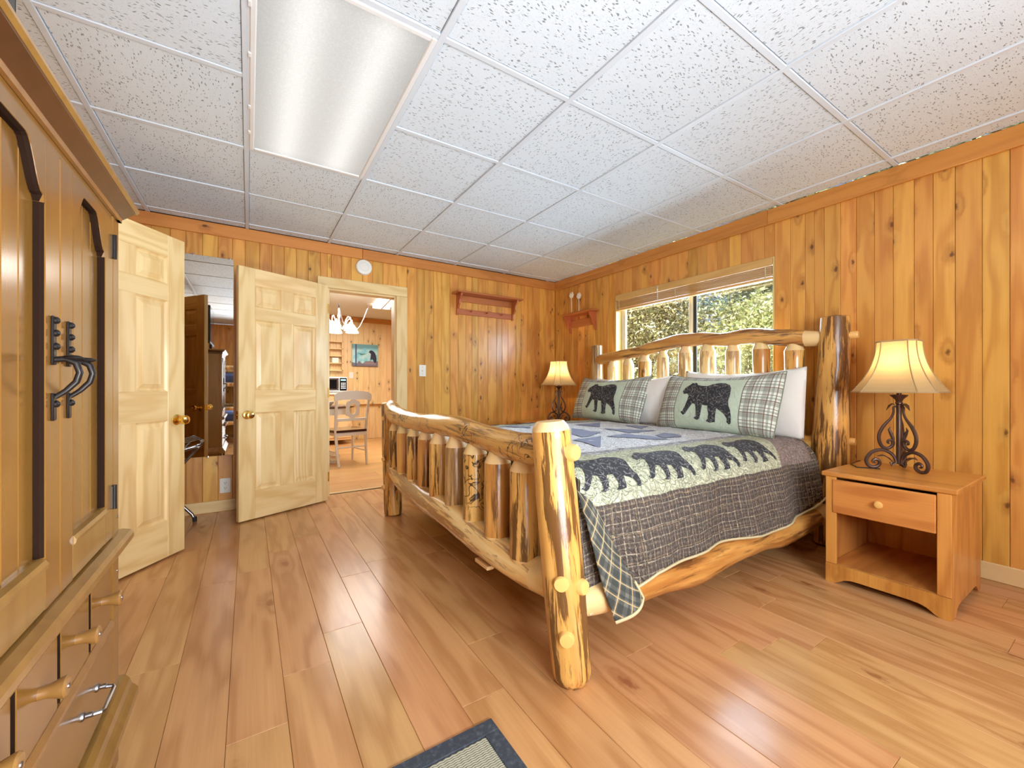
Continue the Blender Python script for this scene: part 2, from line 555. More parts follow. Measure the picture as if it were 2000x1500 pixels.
def glow(name, rgb, s):
    a = NT(name)
    return a.out(col=lin(*rgb), ecol=lin(*rgb), estr=s, rough=.4)


def mirror_mat():
    a = NT('mirror_silver')
    return a.out(col=(.82, .80, .76, 1), metal=1.0, rough=.015)


def glass_mat():
    a = NT('window_glass')
    tr = a.n('BsdfTransparent', {'Color': (.93, .96, .95, 1)})
    gl = a.n('BsdfGlossy', {'Color': (1, 1, 1, 1), 'Roughness': .02})
    mx = a.n('MixShader', {0: .06, 1: tr.outputs[0], 2: gl.outputs[0]})
    a.t.links.new(mx.outputs[0], a.t.nodes['Material Output'].inputs[0])
    return a.m


M['mirror'] = mirror_mat()
M['glass'] = glass_mat()


def stripes(a, co, period, lines):
    """sum of soft stripe masks: lines = [(offset, half width)] in fractions of the period"""
    f = a.math('FRACT', a.math('DIVIDE', co, period))
    tot = 0.0
    for o, w in lines:
        d = a.math('ABSOLUTE', a.math('SUBTRACT', f, o))
        tot = a.math('ADD', a.math('SUBTRACT', 1.0, a.step(d, w * .75, w)), tot)
    return a.math('MINIMUM', tot, 1.0)


def plaid(a, u, v, per, base, dark, pale, wide, thin):
    c = a.mix(a.math('MULTIPLY', stripes(a, u, per, wide), .55), base, dark)
    c = a.mix(a.math('MULTIPLY', stripes(a, v, per, wide), .55), c, dark)
    c = a.mix(a.math('MULTIPLY', stripes(a, u, per, thin), .75), c, pale)
    c = a.mix(a.math('MULTIPLY', stripes(a, v, per, thin), .75), c, pale)
    return c


def stipple(a, vec, scale=55.0):
    n = a.noise(vec, scale, 1.0, .5, .8).outputs['Fac']
    return a.step(a.math('ABSOLUTE', a.math('SUBTRACT', n, .5)), .0, .07)


def quilt_mat():
    a = NT('patchwork_quilt_cloth')
    uv = a.n('TexCoord').outputs['UV']
    u, v, _ = a.xyz(uv)
    wob = a.math('MULTIPLY', a.math('SUBTRACT', a.noise(uv, 9.0, 2.0).outputs['Fac'], .5), .02)
    v2 = a.math('ADD', v, wob)
    brown = plaid(a, u, v2, .040, lin(150, 134, 120), lin(72, 60, 54), lin(190, 176, 152), [(.25, .26), (.72, .13)], [(.5, .05)])
    brown = a.mix(a.math('MULTIPLY', stripes(a, a.math('ADD', u, .013), .115, [(.5, .014)]), .5), brown, lin(204, 176, 132))
    brown = a.mix(a.math('MULTIPLY', stripes(a, v2, .105, [(.3, .014)]), .5), brown, lin(204, 176, 132))
    brown = a.mix(a.math('MULTIPLY', a.step(a.noise(uv, 75.0, 3.0, .75).outputs['Fac'], .42, .62), .55), brown, lin(74, 62, 58))
    # outer end beyond the bear band: grey plaid
    grey = lin(160, 142, 136)
    sage = a.mix(a.noise(uv, 30.0, 3.0).outputs['Fac'], lin(216, 218, 190), lin(196, 198, 164))
    strip = plaid(a, u, v2, .05, lin(186, 186, 188), lin(146, 144, 148), lin(220, 220, 218), [(.3, .2)], [(.7, .06)])
    white = lin(242, 244, 248)
    av = a.math('ABSOLUTE', v2)
    c = a.mix(a.step(av, .632, .638), white, strip)
    inner = a.math('ADD', .70, 0.0)
    c = a.mix(a.step(av, .70, .706), c, sage)
    # band end (rounded) towards the head of the bed, u = x
    endx = a.math('SUBTRACT', -.40, a.math('MULTIPLY', a.math('MAXIMUM', a.math('SUBTRACT', av, .70), 0.0), .92))
    head = a.step(a.math('SUBTRACT', u, endx), 0.0, .006)
    c = a.mix(head, c, grey)
    headp = a.step(a.math('ADD', u, a.math('MULTIPLY', a.math('SUBTRACT', av, .84), .9)), -.165, -.16)
    c = a.mix(headp, c, brown)
    c = a.mix(a.step(av, 1.060, 1.066), c, brown)
    c = a.mix(a.math('SUBTRACT', 1.0, a.step(u, -2.165, -2.16)), c, brown)
    st = stipple(a, uv, 26.0)
    st2 = stipple(a, a.vmath('ADD', uv, (3.3, 7.1, 0)), 40.0)
    c = a.mix(a.math('MULTIPLY', a.math('SUBTRACT', 1.0, st), .12), c, lin(90, 80, 70))
    a.bump(a.math('ADD', a.math('ADD', st, a.math('MULTIPLY', st2, .6)), a.math('MULTIPLY', a.noise(uv, 48.0, 2.0).outputs['Fac'], 1.4)), .9, .010)
    return a.out(col=c, rough=.9, spec=.2, sheen=.1)


def flap_mat():
    a = NT('dark_bias_plaid')
    uv = a.n('TexCoord').outputs['UV']
    u, v, _ = a.xyz(uv)
    c = plaid(a, u, v, .115, lin(112, 112, 104), lin(50, 54, 54), lin(206, 176, 124), [(.2, .15), (.55, .1), (.82, .05)], [(.40, .022), (.93, .02)])
    a.bump(stipple(a, uv, 40.0), .3, .005)
    return a.out(col=c, rough=.9, spec=.2)


def bear_mat():
    a = NT('charcoal_bear_cloth')
    uv = a.n('TexCoord').outputs['UV']
    n = a.noise(uv, 26.0, 1.0, .5, 1.4).outputs['Fac']
    ln = a.math('SUBTRACT', 1.0, a.step(a.math('ABSOLUTE', a.math('SUBTRACT', n, .5)), .010, .045))
    c = a.mix(a.math('MULTIPLY', ln, .7), lin(58, 58, 62), lin(150, 148, 146))
    a.bump(a.math('SUBTRACT', 1.0, ln), .35, .004)
    return a.out(col=c, rough=.85, spec=.25)


def sham_mat():
    a = NT('sage_plaid_sham_cloth')
    uv = a.n('TexCoord').outputs['UV']
    u, v, _ = a.xyz(uv)
    pl = plaid(a, u, v, .092, lin(224, 234, 220), lin(130, 126, 120), lin(116, 82, 74), [(.22, .16), (.64, .07)], [(.42, .05), (.86, .03)])
    sage = a.mix(a.noise(uv, 40.0, 3.0).outputs['Fac'], lin(212, 226, 206), lin(192, 208, 186))
    au = a.math('ABSOLUTE', u)
    m = a.math('MAXIMUM', a.step(au, .258, .262), a.step(v, .375, .379))
    c = a.mix(m, sage, pl)
    seam = a.math('SUBTRACT', 1.0, a.step(a.math('ABSOLUTE', a.math('SUBTRACT', au, .26)), .001, .004))
    c = a.mix(a.math('MULTIPLY', seam, .6), c, lin(80, 84, 70))
    a.bump(stipple(a, uv, 26.0), .3, .006)
    return a.out(col=c, rough=.9, spec=.2)


def linen(name, rgb):
    a = NT(name)
    tc = a.n('TexCoord').outputs['Object']
    n = a.noise(tc, 9.0, 3.0).outputs['Fac']
    a.bump(n, .35, .03)
    return a.out(col=lin(*rgb), rough=.85, sheen=.1)


def rug_mat():
    a = NT('woven_sisal')
    tc = a.n('TexCoord').outputs['Object']
    x, y, z = a.xyz(tc)
    w = a.math('SINE', a.math('MULTIPLY', y, 981.7))
    c = a.mix(a.math('MULTIPLY_ADD', w, .25, .25), lin(176, 172, 150), lin(84, 82, 70))
    return a.out(col=c, rough=.95)


def rugedge_mat():
    a = NT('dark_felt_border')
    tc = a.n('TexCoord').outputs['Object']
    n = a.noise(tc, 60.0, 4.0, .7).outputs['Fac']
    c = a.mix(a.step(n, .45, .8), lin(56, 62, 72), lin(96, 100, 106))
    return a.out(col=c, rough=.95)


M['quilt'] = quilt_mat()
M['flap'] = flap_mat()
M['bear'] = bear_mat()
M['sham'] = sham_mat()
M['white_linen'] = linen('white_cotton', (240, 236, 230))
M['patch'] = plain('blue_grey_patch', (134, 140, 164), .9)
M['sisal'] = rug_mat()
M['felt'] = rugedge_mat()
M['piping'] = plain('grey_green_piping', (136, 138, 122), .9)
M['hem'] = plain('cream_binding', (206, 190, 150), .8)


def foliage_mat(name, c1, c2, c3):
    a = NT(name)
    g = a.n('NewGeometry')
    r = g.outputs['Random Per Island']
    c = a.mix(a.step(r, .2, .6), lin(*c1), lin(*c2))
    c = a.mix(a.step(r, .72, .95), c, lin(*c3))
    df = a.n('BsdfDiffuse', {'Color': c})
    tr = a.n('BsdfTranslucent', {'Color': c})
    mx = a.n('MixShader', {0: .3, 1: df.outputs[0], 2: tr.outputs[0]})
    gl = a.n('BsdfGlossy', {'Color': (1, 1, 1, 1), 'Roughness': .35})
    m2 = a.n('MixShader', {0: .05, 1: mx.outputs[0], 2: gl.outputs[0]})
    a.t.links.new(m2.outputs[0], a.t.nodes['Material Output'].inputs[0])
    return a.m

CEIL = 2.257
# ------------------------------------------------------------------ room shell


def structure(name, label, cat, loc=(0, 0, 0), rz=0.0):
    return empty(name, loc, label, cat, rz, kind='structure')


def planks(parent, mat, seams, z0, z1, t=.014, rz_axis='x'):
    """vertical tongue-and-groove boards; local x along the wall, y = 0 is the front, boards go to y = t"""
    for a, b in zip(seams[:-1], seams[1:]):
        a, b = min(a, b), max(a, b)
        board('plank', parent, mat, (a + .0006, random.uniform(0, .0012), z0), (b - .0006, t, z1), 'z', .0026)


def seq(a, b, lo, hi):
    out = [a]
    s = 1 if b > a else -1
    while abs(b - out[-1]) > hi:
        out.append(out[-1] + s * random.uniform(lo, hi))
    out.append(b)
    return out


# back wall (y = 0), doorway from -2.579 to -1.963
bseams = [-3.95, -3.86, -3.77, -3.66, -3.569, -3.467, -3.37, -3.276, -3.191, -3.092, -3.005, -2.915, -2.823, -2.732, -2.634, -2.546, -2.46, -2.377, -2.278, -2.185, -2.09, -1.962, -1.855, -1.756,
          -1.676, -1.578, -1.494, -1.397, -1.303, -1.213, -1.14, -1.065, -.944, -.832, -.76, -.683, -.572, -.501, -.414, -.34, -.234, -.134, -.056, 0]
DX0, DX1, DH = -2.579, -1.963, 1.858
wb = structure('wall_back', 'knotty pine board wall with the doorway and the peg shelf', 'wall')
left = [s for s in bseams if s < DX0 - .02] + [DX0]
mid = [DX0] + [s for s in bseams if DX0 + .02 < s < DX1 - .01] + [DX1]
right = [DX1] + [s for s in bseams if s > DX1 + .02]
planks(wb, M['wall'], left, 0, CEIL)
planks(wb, M['wall'], mid, DH, CEIL)
planks(wb, M['wall'], right, 0, CEIL)
for lo, hi in (((-4.72, .014, 0), (DX0, .10, CEIL + .15)), ((DX1, .014, 0), (.72, .10, CEIL + .15)), ((DX0, .014, DH), (DX1, .10, CEIL))):
    MB().box(lo, hi).build('backing', M['backing'], wb)

# right wall (x = 0), local frame rotated so that local x runs along -y and local y points outwards (+x)
wr = structure('wall_right', 'golden knotty pine board wall with the window behind the bed', 'wall', rz=-PI / 2)
# local x = -world y
rs = [0, .07, .155, .24, .33, .42, .52, .60, .69, .79, .885, .973]
WY0, WY1, WZ0, WZ1 = .985, 2.500, .93, 1.912       # window opening in -y and z
rtop = [WY0, 1.09, 1.20, 1.301, 1.40, 1.534, 1.63, 1.72, 1.81, 1.90, 1.985, 2.07, 2.17, 2.26, 2.35, 2.43, WY1]
rright = [WY1, 2.60, 2.691, 2.745, 2.80, 2.888, 2.969, 3.056, 3.142, 3.232, 3.308, 3.392, 3.488, 3.579] + seq(3.68, 6.3, .08, .12)
planks(wr, M['wall'], rs[:-1] + [WY0], 0, CEIL)
planks(wr, M['wall'], rtop, WZ1, CEIL)
planks(wr, M['wall'], rtop, 0, WZ0)
planks(wr, M['wall'], rright, 0, CEIL)
for lo, hi in (((0, .014, 0), (WY0, .12, CEIL)), ((WY1, .014, 0), (6.3, .12, CEIL)), ((WY0, .014, 0), (WY1, .12, WZ0)), ((WY0, .014, WZ1), (WY1, .12, CEIL))):
    MB().box(lo, hi).build('backing', M['backing'], wr)

# left wall (x = -3.95) and rear wall
wl = structure('wall_left', 'pine board wall behind the tall wardrobe', 'wall', (-3.95, 0, 0), PI / 2)
planks(wl, M['wall'], seq(-6.3, 0, .09, .13), 0, CEIL)
MB().box((-6.3, .014, 0), (0, .10, CEIL)).build('backing', M['backing'], wl)
wk = structure('wall_rear', 'pine board wall behind the camera', 'wall', (0, -6.3, 0), PI)
planks(wk, M['wall'], seq(0, 3.95, .10, .14), 0, CEIL)
MB().box((0, .014, 0), (3.95, .10, CEIL)).build('backing', M['backing'], wk)

# floor: planks running along y
fl = structure('floor', 'warm brown wood laminate floor of the bedroom', 'floor')
pw = .15
k = 0
x = -3.97
while x < .02:
    y = .06 - random.uniform(0, 1.1)
    ys = [.06] + ([y] if y < 0 else [])
    while ys[-1] > -6.3:
        ys.append(max(-6.3, ys[-1] - 1.22))
    for a, b in zip(ys[:-1], ys[1:]):
        board('floor_plank', fl, M['floor'], (x + .0004, b + .0004, -.012), (min(x + pw, .02) - .0004, a - .0004, random.uniform(-.0003, 0)), 'y', .0012)
    x += pw
MB().box((-3.97, -6.3, -.08), (.02, .09, -.0125)).build('subfloor', M['dark_gap'], fl)

# ceiling: lay-in tiles in a painted grid
ce = structure('ceiling', 'suspended ceiling of white fissured tiles in a white grid', 'ceiling')
TS = .6096
GX = [-3.95] + [-2.5676 + TS * i for i in range(-2, 5)] + [0]
GY = [0] + [-.1111 - TS * j for j in range(0, 11)]
LIGHT = ((GX[2], GX[3]), (GY[5], GY[3]))
for i in range(len(GX) - 1):
    for j in range(len(GY) - 1):
        if i == 2 and j in (3, 4):
            continue
        x0, x1, y1, y0 = GX[i], GX[i + 1], GY[j], GY[j + 1]
        dz = random.uniform(.0, .003)
        MB().box((-(x1 - x0) / 2 + .0138, -(y1 - y0) / 2 + .0138, 0), ((x1 - x0) / 2 - .0138, (y1 - y0) / 2 - .0138, .016), .003).build(
            'ceiling_tile', M['tile'], ce, ((x0 + x1) / 2, (y0 + y1) / 2, CEIL + .001 + dz))
for x in GX[1:-1]:
    board('grid_runner', ce, M['grid'], (x - .012, -6.3, CEIL - .003), (x + .012, 0, CEIL + .02), 'y', .0015)
for y in GY[1:]:
    for i in range(len(GX) - 1):
        if i == 2 and abs(y - GY[4]) < .01:
            continue
        board('grid_crosspiece', ce, M['grid'], (GX[i] + .0115, y - .012, CEIL - .002), (GX[i + 1] - .0115, y + .012, CEIL + .02), 'x', .0015)
MB().box((-4.1, -6.4, CEIL + .14), (.2, .12, CEIL + .18)).build('upper_deck', M['backing'], ce)
MB().box((-3.95, -6.3, CEIL + .021), (GX[2], .0, CEIL + .03)).build('upper_deck', M['plaster'], ce)
MB().box((GX[3], -6.3, CEIL + .021), (0, .0, CEIL + .03)).build('upper_deck', M['plaster'], ce)
MB().box((GX[2], -6.3, CEIL + .021), (GX[3], GY[5], CEIL + .03)).build('upper_deck', M['plaster'], ce)
MB().box((GX[2], GY[3], CEIL + .021), (GX[3], 0, CEIL + .03)).build('upper_deck', M['plaster'], ce)

# crown boards
t = structure('trim_1', 'stained crown board along the top of the back wall', 'trim')
for a, b in ((-3.95, -2.28), (-2.279, 0)):
    board('crown_board', t, M['trimwood'], (a, -.02, CEIL - .098), (b - .001, -.0005, CEIL - .004), 'x', .003)
t = structure('trim_2', 'stained crown board along the top of the window wall', 'trim')
for a, b in ((-.021, -2.46), (-2.461, -3.90), (-3.901, -6.3)):
    board('crown_board', t, M['trimwood'], (-.02, b, CEIL - .11), (-.0005, a, CEIL - .004), 'y', .003)
board('crown_board', t, M['trimwood'], (-.024, -2.46, CEIL - .062), (-.02, -.021, CEIL - .004), 'y', .001)
# baseboards
t = structure('baseboard_back', 'pale pine baseboard along the back wall', 'baseboard')
board('baseboard_board', t, M['baseboard'], (-3.95, -.016, 0), (DX0 - .085, -.0005, .088), 'x', .003)
board('baseboard_board', t, M['baseboard'], (DX1 + .108, -.016, 0), (-.017, -.0005, .088), 'x', .003)
t = structure('baseboard_right', 'pale pine baseboard along the window wall', 'baseboard')
board('baseboard_board', t, M['baseboard'], (-.016, -6.3, 0), (-.0005, -.0005, .088), 'y', .003)
# door casing
t = structure('trim_3', 'pale pine casing round the kitchen doorway', 'trim')
board('casing_board', t, M['door'], (DX0 - .082, -.02, 0), (DX0 + .004, -.0005, DH - .001), 'z', .004)
board('casing_board', t, M['door'], (DX1 - .004, -.02, 0), (DX1 + .105, -.0005, DH - .001), 'z', .004)
board('casing_board', t, M['door'], (DX0 - .082, -.02, DH), (DX1 + .105, -.0005, DH + .094), 'x', .004)
board('jamb_board', t, M['door'], (DX0, -.0005, 0), (DX0 + .018, .10, DH), 'z', .001)
board('jamb_board', t, M['door'], (DX1 - .018, -.0005, 0), (DX1, .10, DH), 'z', .001)
board('jamb_board', t, M['door'], (DX0 + .018, -.0005, DH - .018), (DX1 - .018, .10, DH), 'x', .001)
board('threshold_strip', t, M['baseboard'], (DX0 + .018, .085, -.004), (DX1 - .018, .115, .006), 'x', .003)


# ------------------------------------------------------------------ six panel doors
def knob(parent, x, z, y, sgn):
    o = MB().lathe([(.030, 0), (.031, .003), (.026, .007), (.012, .010), (.011, .030), (.016, .034), (.025, .042), (.0275, .052), (.024, .061), (.014, .065), (0.001, .0655)], 24, axis='y').build(
        'door_knob', M['brass'], parent, (x, y, z), smooth=True, rot=(0, 0, 0 if sgn > 0 else PI))
    MB().lathe([(.006, 0), (.006, .003), (.001, .0035)], 10, axis='y').build('keyhole_button', M['steel'], o, (0, .065, 0))
    return o


def panel_door(name, label, A, B, H, knob_at):
    """A is the free edge, B the hinge edge, both on the floor; local x from A to B, y is the side facing away from the camera"""
    A, B = Vector(A), Vector(B)
    w = (B - A).length
    ang = math.atan2(B.y - A.y, B.x - A.x)
    d = structure(name, label, 'door', (A.x, A.y, .01), ang)
    T = .034
    st, mu = .112 * w / .70, .098 * w / .70
    rails = [(0, .205), (.775, .94), (1.455, 1.55), (H - .125, H)]
    rails = [(a * (H / 1.83) if i < 3 else a, b * (H / 1.83) if i < 3 else b) for i, (a, b) in enumerate(rails)]
    m = M['door']
    board('stile', d, m, (0, 0, 0), (st, T, H), 'z', .002)
    board('stile', d, m, (w - st, 0, 0), (w, T, H), 'z', .002)
    for a, b in rails:
        board('rail', d, m, (st, 0, a), (w - st, T, b), 'x', .0015)
    c0, c1 = w / 2 - mu / 2, w / 2 + mu / 2
    for (a, b), (c, e) in zip(rails[:-1], rails[1:]):
        board('mullion', d, m, (c0, 0, b), (c1, T, c), 'z', .0015)
        for x0, x1 in ((st, c0), (c1, w - st)):
            P = MB()
            cx, cz, hx, hz = (x0 + x1) / 2, (b + c) / 2, (x1 - x0) / 2, (c - b) / 2
            rings = []
            for sg in (-1, 1):
                for off, dep in ((0, .004), (.010, .0125), (.016, .0125), (.042, .003)):
                    y = (T / 2) + sg * (T / 2 - dep)
                    rings.append([(sx * (hx - off), y - T / 2, sz * (hz - off)) for sx, sz in ((-1, -1), (1, -1), (1, 1), (-1, 1))])
            vs = [p for r in rings for p in r]
            fs = []
            for s0 in (0, 4):
                for r in range(3):
                    for q in range(4):
                        i0, i1 = (s0 + r) * 4 + q, (s0 + r) * 4 + (q + 1) % 4
                        fs.append((i0, i1, i1 + 4, i0 + 4))
                fs.append(tuple((s0 + 3) * 4 + q for q in range(4)))
            for q in range(4):
                fs.append((q, (q + 1) % 4, 16 + (q + 1) % 4, 16 + q))
            P.add(vs, fs).build('panel', m, d, (cx, T / 2, cz))
    for sg, y in ((1, T), (-1, 0)):
        knob(d, .055, knob_at, y, sg)
    MB().box((-.0015, T / 2 - .012, knob_at - .028), (.001, T / 2 + .012, knob_at + .028), .0008).build('latch_plate', M['brass'], d)
    MB().lathe([(.006, 0), (.006, .006), (.003, .008)], 10, axis='x').build('latch_bolt', M['brass'], d, (-.008, T / 2, knob_at))
    for z in (.2, H / 2, H - .2):
        MB().lathe([(.006, -.04), (.006, .04)], 10).build('hinge', M['brass'], d, (w + .003, -.002, z))
    return d


panel_door('door_1', 'pale pine six panel door standing open nearest the wardrobe', (-3.516, -.823), (-3.923, -1.389), 1.83, .775)
panel_door('door_2', 'pale pine six panel door swung open beside the kitchen doorway', (-3.228, -.449), (-2.596, -.155), 1.836, .765)

# ------------------------------------------------------------------ window
wn = structure('window_1', 'sliding window with wooded view above the headboard', 'window')
y0, y1 = -WY1, -WY0
board('jamb_board', wn, M['jamb'], (-.001, y1 - .012, WZ0), (.125, y1, WZ1), 'z', .001)
board('jamb_board', wn, M['jamb'], (-.001, y0, WZ0), (.125, y0 + .012, WZ1), 'z', .001)
board('jamb_board', wn, M['jamb'], (-.001, y0 + .012, WZ1 - .012), (.125, y1 - .012, WZ1), 'y', .001)
board('sill', wn, M['jamb'], (-.03, y0 - .02, WZ0 - .018), (.125, y1 + .02, WZ0 + .002), 'y', .003)
ym = -1.80
V = M['vinyl']
board('frame_stile', wn, V, (.075, y1 - .045, WZ0), (.125, y1 - .012, WZ1 - .012), 'z', .003)
board('frame_stile', wn, V, (.075, y0 + .012, WZ0), (.125, y0 + .035, WZ1 - .012), 'z', .003)
board('frame_rail', wn, V, (.075, y0 + .035, WZ0), (.125, y1 - .045, WZ0 + .03), 'y', .003)
board('frame_rail', wn, V, (.075, y0 + .035, WZ1 - .045), (.125, y1 - .045, WZ1 - .012), 'y', .003)
s1 = board('sash_stile', wn, V, (.078, ym, WZ0 + .03), (.098, ym + .034, WZ1 - .045), 'z', .003)
board('sash_stile', wn, M['slot'], (.098, ym - .028, WZ0 + .03), (.116, ym + .004, WZ1 - .045), 'z', .002)
board('sash_stile', wn, V, (.080, y1 - .062, WZ0 + .03), (.10, y1 - .045, WZ1 - .045), 'z', .003)
MB().box((.086, ym + .034, WZ0 + .03), (.089, y1 - .062, WZ1 - .045)).build('pane', M['glass'], wn)
MB().box((.106, y0 + .035, WZ0 + .03), (.109, ym - .028, WZ1 - .045)).build('pane', M['glass'], wn)

# rolled up bamboo blind
bl = empty('window_blind', (-.005, -1.742, 1.83), 'honey wood slat blind pulled up at the top of the window', 'blind')
board('valance', bl, M['blind'], (-.006, -.745, .022), (.006, .745, .082), 'y', .003)
board('headrail', bl, M['blind'], (.008, -.745, .03), (.05, .745, .078), 'y', .003)
for i in range(9):
    z = .018 - i * .0085
    board('slat', bl, M['blind'], (.0 + random.uniform(-.001, .001), -.742, z - .003), (.046, .742, z + .002), 'y', .001)
board('bottom_rail', bl, M['blind'], (-.002, -.744, -.078), (.048, .744, -.060), 'y', .003)
for yy in (.70, .05, -.70):
    MB().box((-.0035, yy - .004, -.08), (-.0025, yy + .004, .022)).build('ladder_tape', M['hem'], bl)
MB().tube([(-.009, .23, .075), (-.012, .23, .02), (-.010, .225, -.06)], .0022, 6).build('pull_cord', M['white_metal'], bl)
MB().lathe([(.003, .02), (.007, .008), (.008, 0), (.003, -.004)], 10, (-.012, .228, .03)).build('cord_cleat', M['white_plastic'], bl, smooth=True)

# ------------------------------------------------------------------ ceiling light
lx, ly = (GX[2] + GX[3]) / 2, (GY[3] + GY[5]) / 2
cl = empty('ceiling_light', (lx, ly, CEIL), 'recessed fluorescent ceiling light with prismatic lens', 'ceiling light')
hx, hy = TS / 2 - .012, TS - .012
for a, b, ax in (((-hx, -hy, -.006), (-hx + .022, hy, .02), 'y'), ((hx - .022, -hy, -.006), (hx, hy, .02), 'y'),
                 ((-hx + .022, -hy, -.006), (hx - .022, -hy + .022, .02), 'x'), ((-hx + .022, hy - .022, -.006), (hx - .022, hy, .02), 'x')):
    board('frame', cl, M['white_metal'], a, b, ax, .004)
MB().box((-hx + .022, -hy + .022, 0), (hx - .022, hy - .022, .004)).build('lens', M['lens'], cl)
MB().box((-hx, -hy, .02), (hx, hy, .10)).build('housing', M['white_metal'], cl)
for yy in (-.4, -.15, .2, .42):
    MB().box((-hx - .004, yy - .012, -.009), (-hx + .006, yy + .012, -.003), .001).build('latch', M['white_metal'], cl)

# ------------------------------------------------------------------ wall fittings
mi = empty('wall_mirror', (-3.484, -.004, .436), 'tall frameless wall mirror between the two open doors', 'mirror')
MB().box((-.216, -.004, 0), (.216, .0035, 1.555), .0015).build('mirror_glass', M['mirror'], mi)
for cx, cz in ((-.04, 1.557), (.05, -.002), (-.16, 1.557), (-.16, -.002), (.19, 1.557)):
    MB().lathe([(.007, 0), (.0075, -.006), (.005, -.010), (.001, -.0105)], 12, axis='y').build('mirror_clip', M['chrome'], mi, (cx, -.001, cz))

ou = empty('wall_outlet', (-3.323, -.001, .198), 'cream double wall outlet under the mirror', 'outlet')
MB().box((-.036, -.006, -.058), (.036, 0, .058), .004).build('cover_plate', M['white_plastic'], ou)
for z in (-.02, .02):
    f = MB().lathe([(.016, 0), (.016, -.003), (.001, -.003)], 16, (0, 0, 0), 'y').build('socket_face', M['white_plastic'], ou, (0, -.006, z))
    for sx in (-.006, .006):
        MB().box((sx - .0012, -.0042, -.002), (sx + .0012, -.003, .008)).build('slot', M['slot'], f)
    MB().lathe([(.0024, 0), (.0024, -.0012)], 8, (0, -.003, -.007), 'y').build('slot', M['slot'], f)


def switch(name, loc, label, rz=0):
    o = empty(name, loc, label, 'light switch', rz)
    MB().box((-.036, -.006, -.058), (.036, 0, .058), .004).build('cover_plate', M['white_plastic'], o)
    MB().box((-.005, -.016, -.010), (.005, -.005, .008), .002).build('toggle', M['white_plastic'], o)
    for z in (-.035, .035):
        MB().lathe([(.003, 0), (.003, -.0015), (.001, -.002)], 8, (0, -.006, z), 'y').build('screw', M['steel'], o)
    return o


switch('light_switch', (-1.698, -.001, 1.141), 'white light switch on the bedroom wall right of the doorway')
sm = empty('smoke_detector', (-2.268, -.001, 2.086), 'round white smoke detector above the doorway', 'smoke detector')
MB().lathe([(.072, 0), (.072, -.018), (.066, -.028), (.05, -.034), (.001, -.035)], 32, axis='y').build('housing', M['white_plastic'], sm, smooth=True)
MB().lathe([(.040, 0), (.040, -.003), (.036, -.003), (.036, 0)], 28, (0, -.033, 0), 'y', cap=False).build('vent_ring', M['grid'], sm, smooth=True)
MB().lathe([(.008, 0), (.008, -.004), (.001, -.005)], 12, (.03, -.031, .02), 'y').build('test_button', M['grid'], sm)

# peg shelf on the back wall
ps = empty('peg_shelf', (-.975, -.001, 1.86), 'long reddish wooden peg shelf on the back wall', 'shelf')
m = M['shelf']
board('shelf_top', ps, m, (-.405, -.155, .088), (.405, 0, .106), 'x', .004)
for sx in (-.345, .345):
    br = [(0, .087), (-.125, .087), (-.118, .065), (-.085, .03), (-.075, -.01), (-.05, -.045), (-.028, -.06), (-.025, -.10), (-.012, -.125), (0, -.125)]
    MB().prism(br, sx - .009, sx + .009, 'yz').build('bracket', m, ps)
board('upper_rail', ps, m, (-.335, -.014, .02), (.335, 0, .087), 'x', .003)
board('lower_rail', ps, m, (-.335, -.014, -.115), (.335, 0, -.055), 'x', .003)
for sx in (-.19, 0, .19):
    MB().lathe([(.006, 0), (.006, -.03), (.011, -.038), (.011, -.046), (.004, -.052)], 12, (sx, -.014, -.075), 'y').build('peg', m, ps, smooth=True)

# little shelf near the corner on the window wall
cs = empty('corner_shelf', (-.001, -.505, 1.72), 'small red-brown bracket shelf on the window wall near the corner', 'shelf')
board('shelf_top', cs, m, (-.115, -.255, .075), (0, .255, .092), 'y', .004)
for sy in (-.2, .2):
    br = [(0, .074), (-.10, .074), (-.098, .05), (-.075, .025), (-.068, -.005), (-.05, -.04), (-.03, -.06), (-.024, -.10), (-.01, -.125), (0, -.125)]
    MB().prism([(a, b) for a, b in br], sy - .008, sy + .008, 'xz').build('bracket', m, cs)
board('back_board', cs, m, (-.012, -.192, -.06), (0, .192, .022), 'y', .002)
board('back_board', cs, m, (-.012, -.192, .058), (0, .192, .074), 'y', .002)
for a, b in ((-.192, -.15), (-.075, -.055), (.055, .075), (.15, .192)):
    board('back_board', cs, m, (-.012, a, .022), (0, b, .058), 'z', .001)


def finial(loc, h, label):
    o = empty('stake_ornament', loc, label, 'ornament', group='cream ornaments on the corner shelf')
    MB().lathe([(.016, 0), (.016, .004), (.004, .008)], 12).build('foot', M['white_paint'], o)
    MB().tube([(0, 0, .006), (0, 0, h * .55), (0, 0, h)], .0032, 8).build('stem', M['white_paint'], o)
    w = MB()
    for k in range(6):
        t = k * PI / 3
        w.tube([(0, 0, h), (0, .034 * math.cos(t), h + .03 + .034 * math.sin(t))], .003, 6)
        w.tube([(0, 0, h + .03), (0, .034 * math.cos(t), h + .03 + .034 * math.sin(t)), (0, .034 * math.cos(t + PI / 3), h + .03 + .034 * math.sin(t + PI / 3))], .0042, 6)
        w.tube([(0, .018 * math.cos(t), h + .03 + .018 * math.sin(t)), (0, .018 * math.cos(t + PI / 3), h + .03 + .018 * math.sin(t + PI / 3))], .0035, 6)
    w.build('lattice_head', M['white_paint'], o)


finial((-.06, -.375, 1.812), .185, 'cream lattice ornament on a stem, taller one nearer the corner')
finial((-.06, -.50, 1.812), .155, 'cream lattice ornament on a stem, shorter one nearer the window')

# ------------------------------------------------------------------ log bed
bed = empty('log_bed', (0, 0, 0), 'rustic peeled log bed with a spindled headboard and footboard', 'bed')


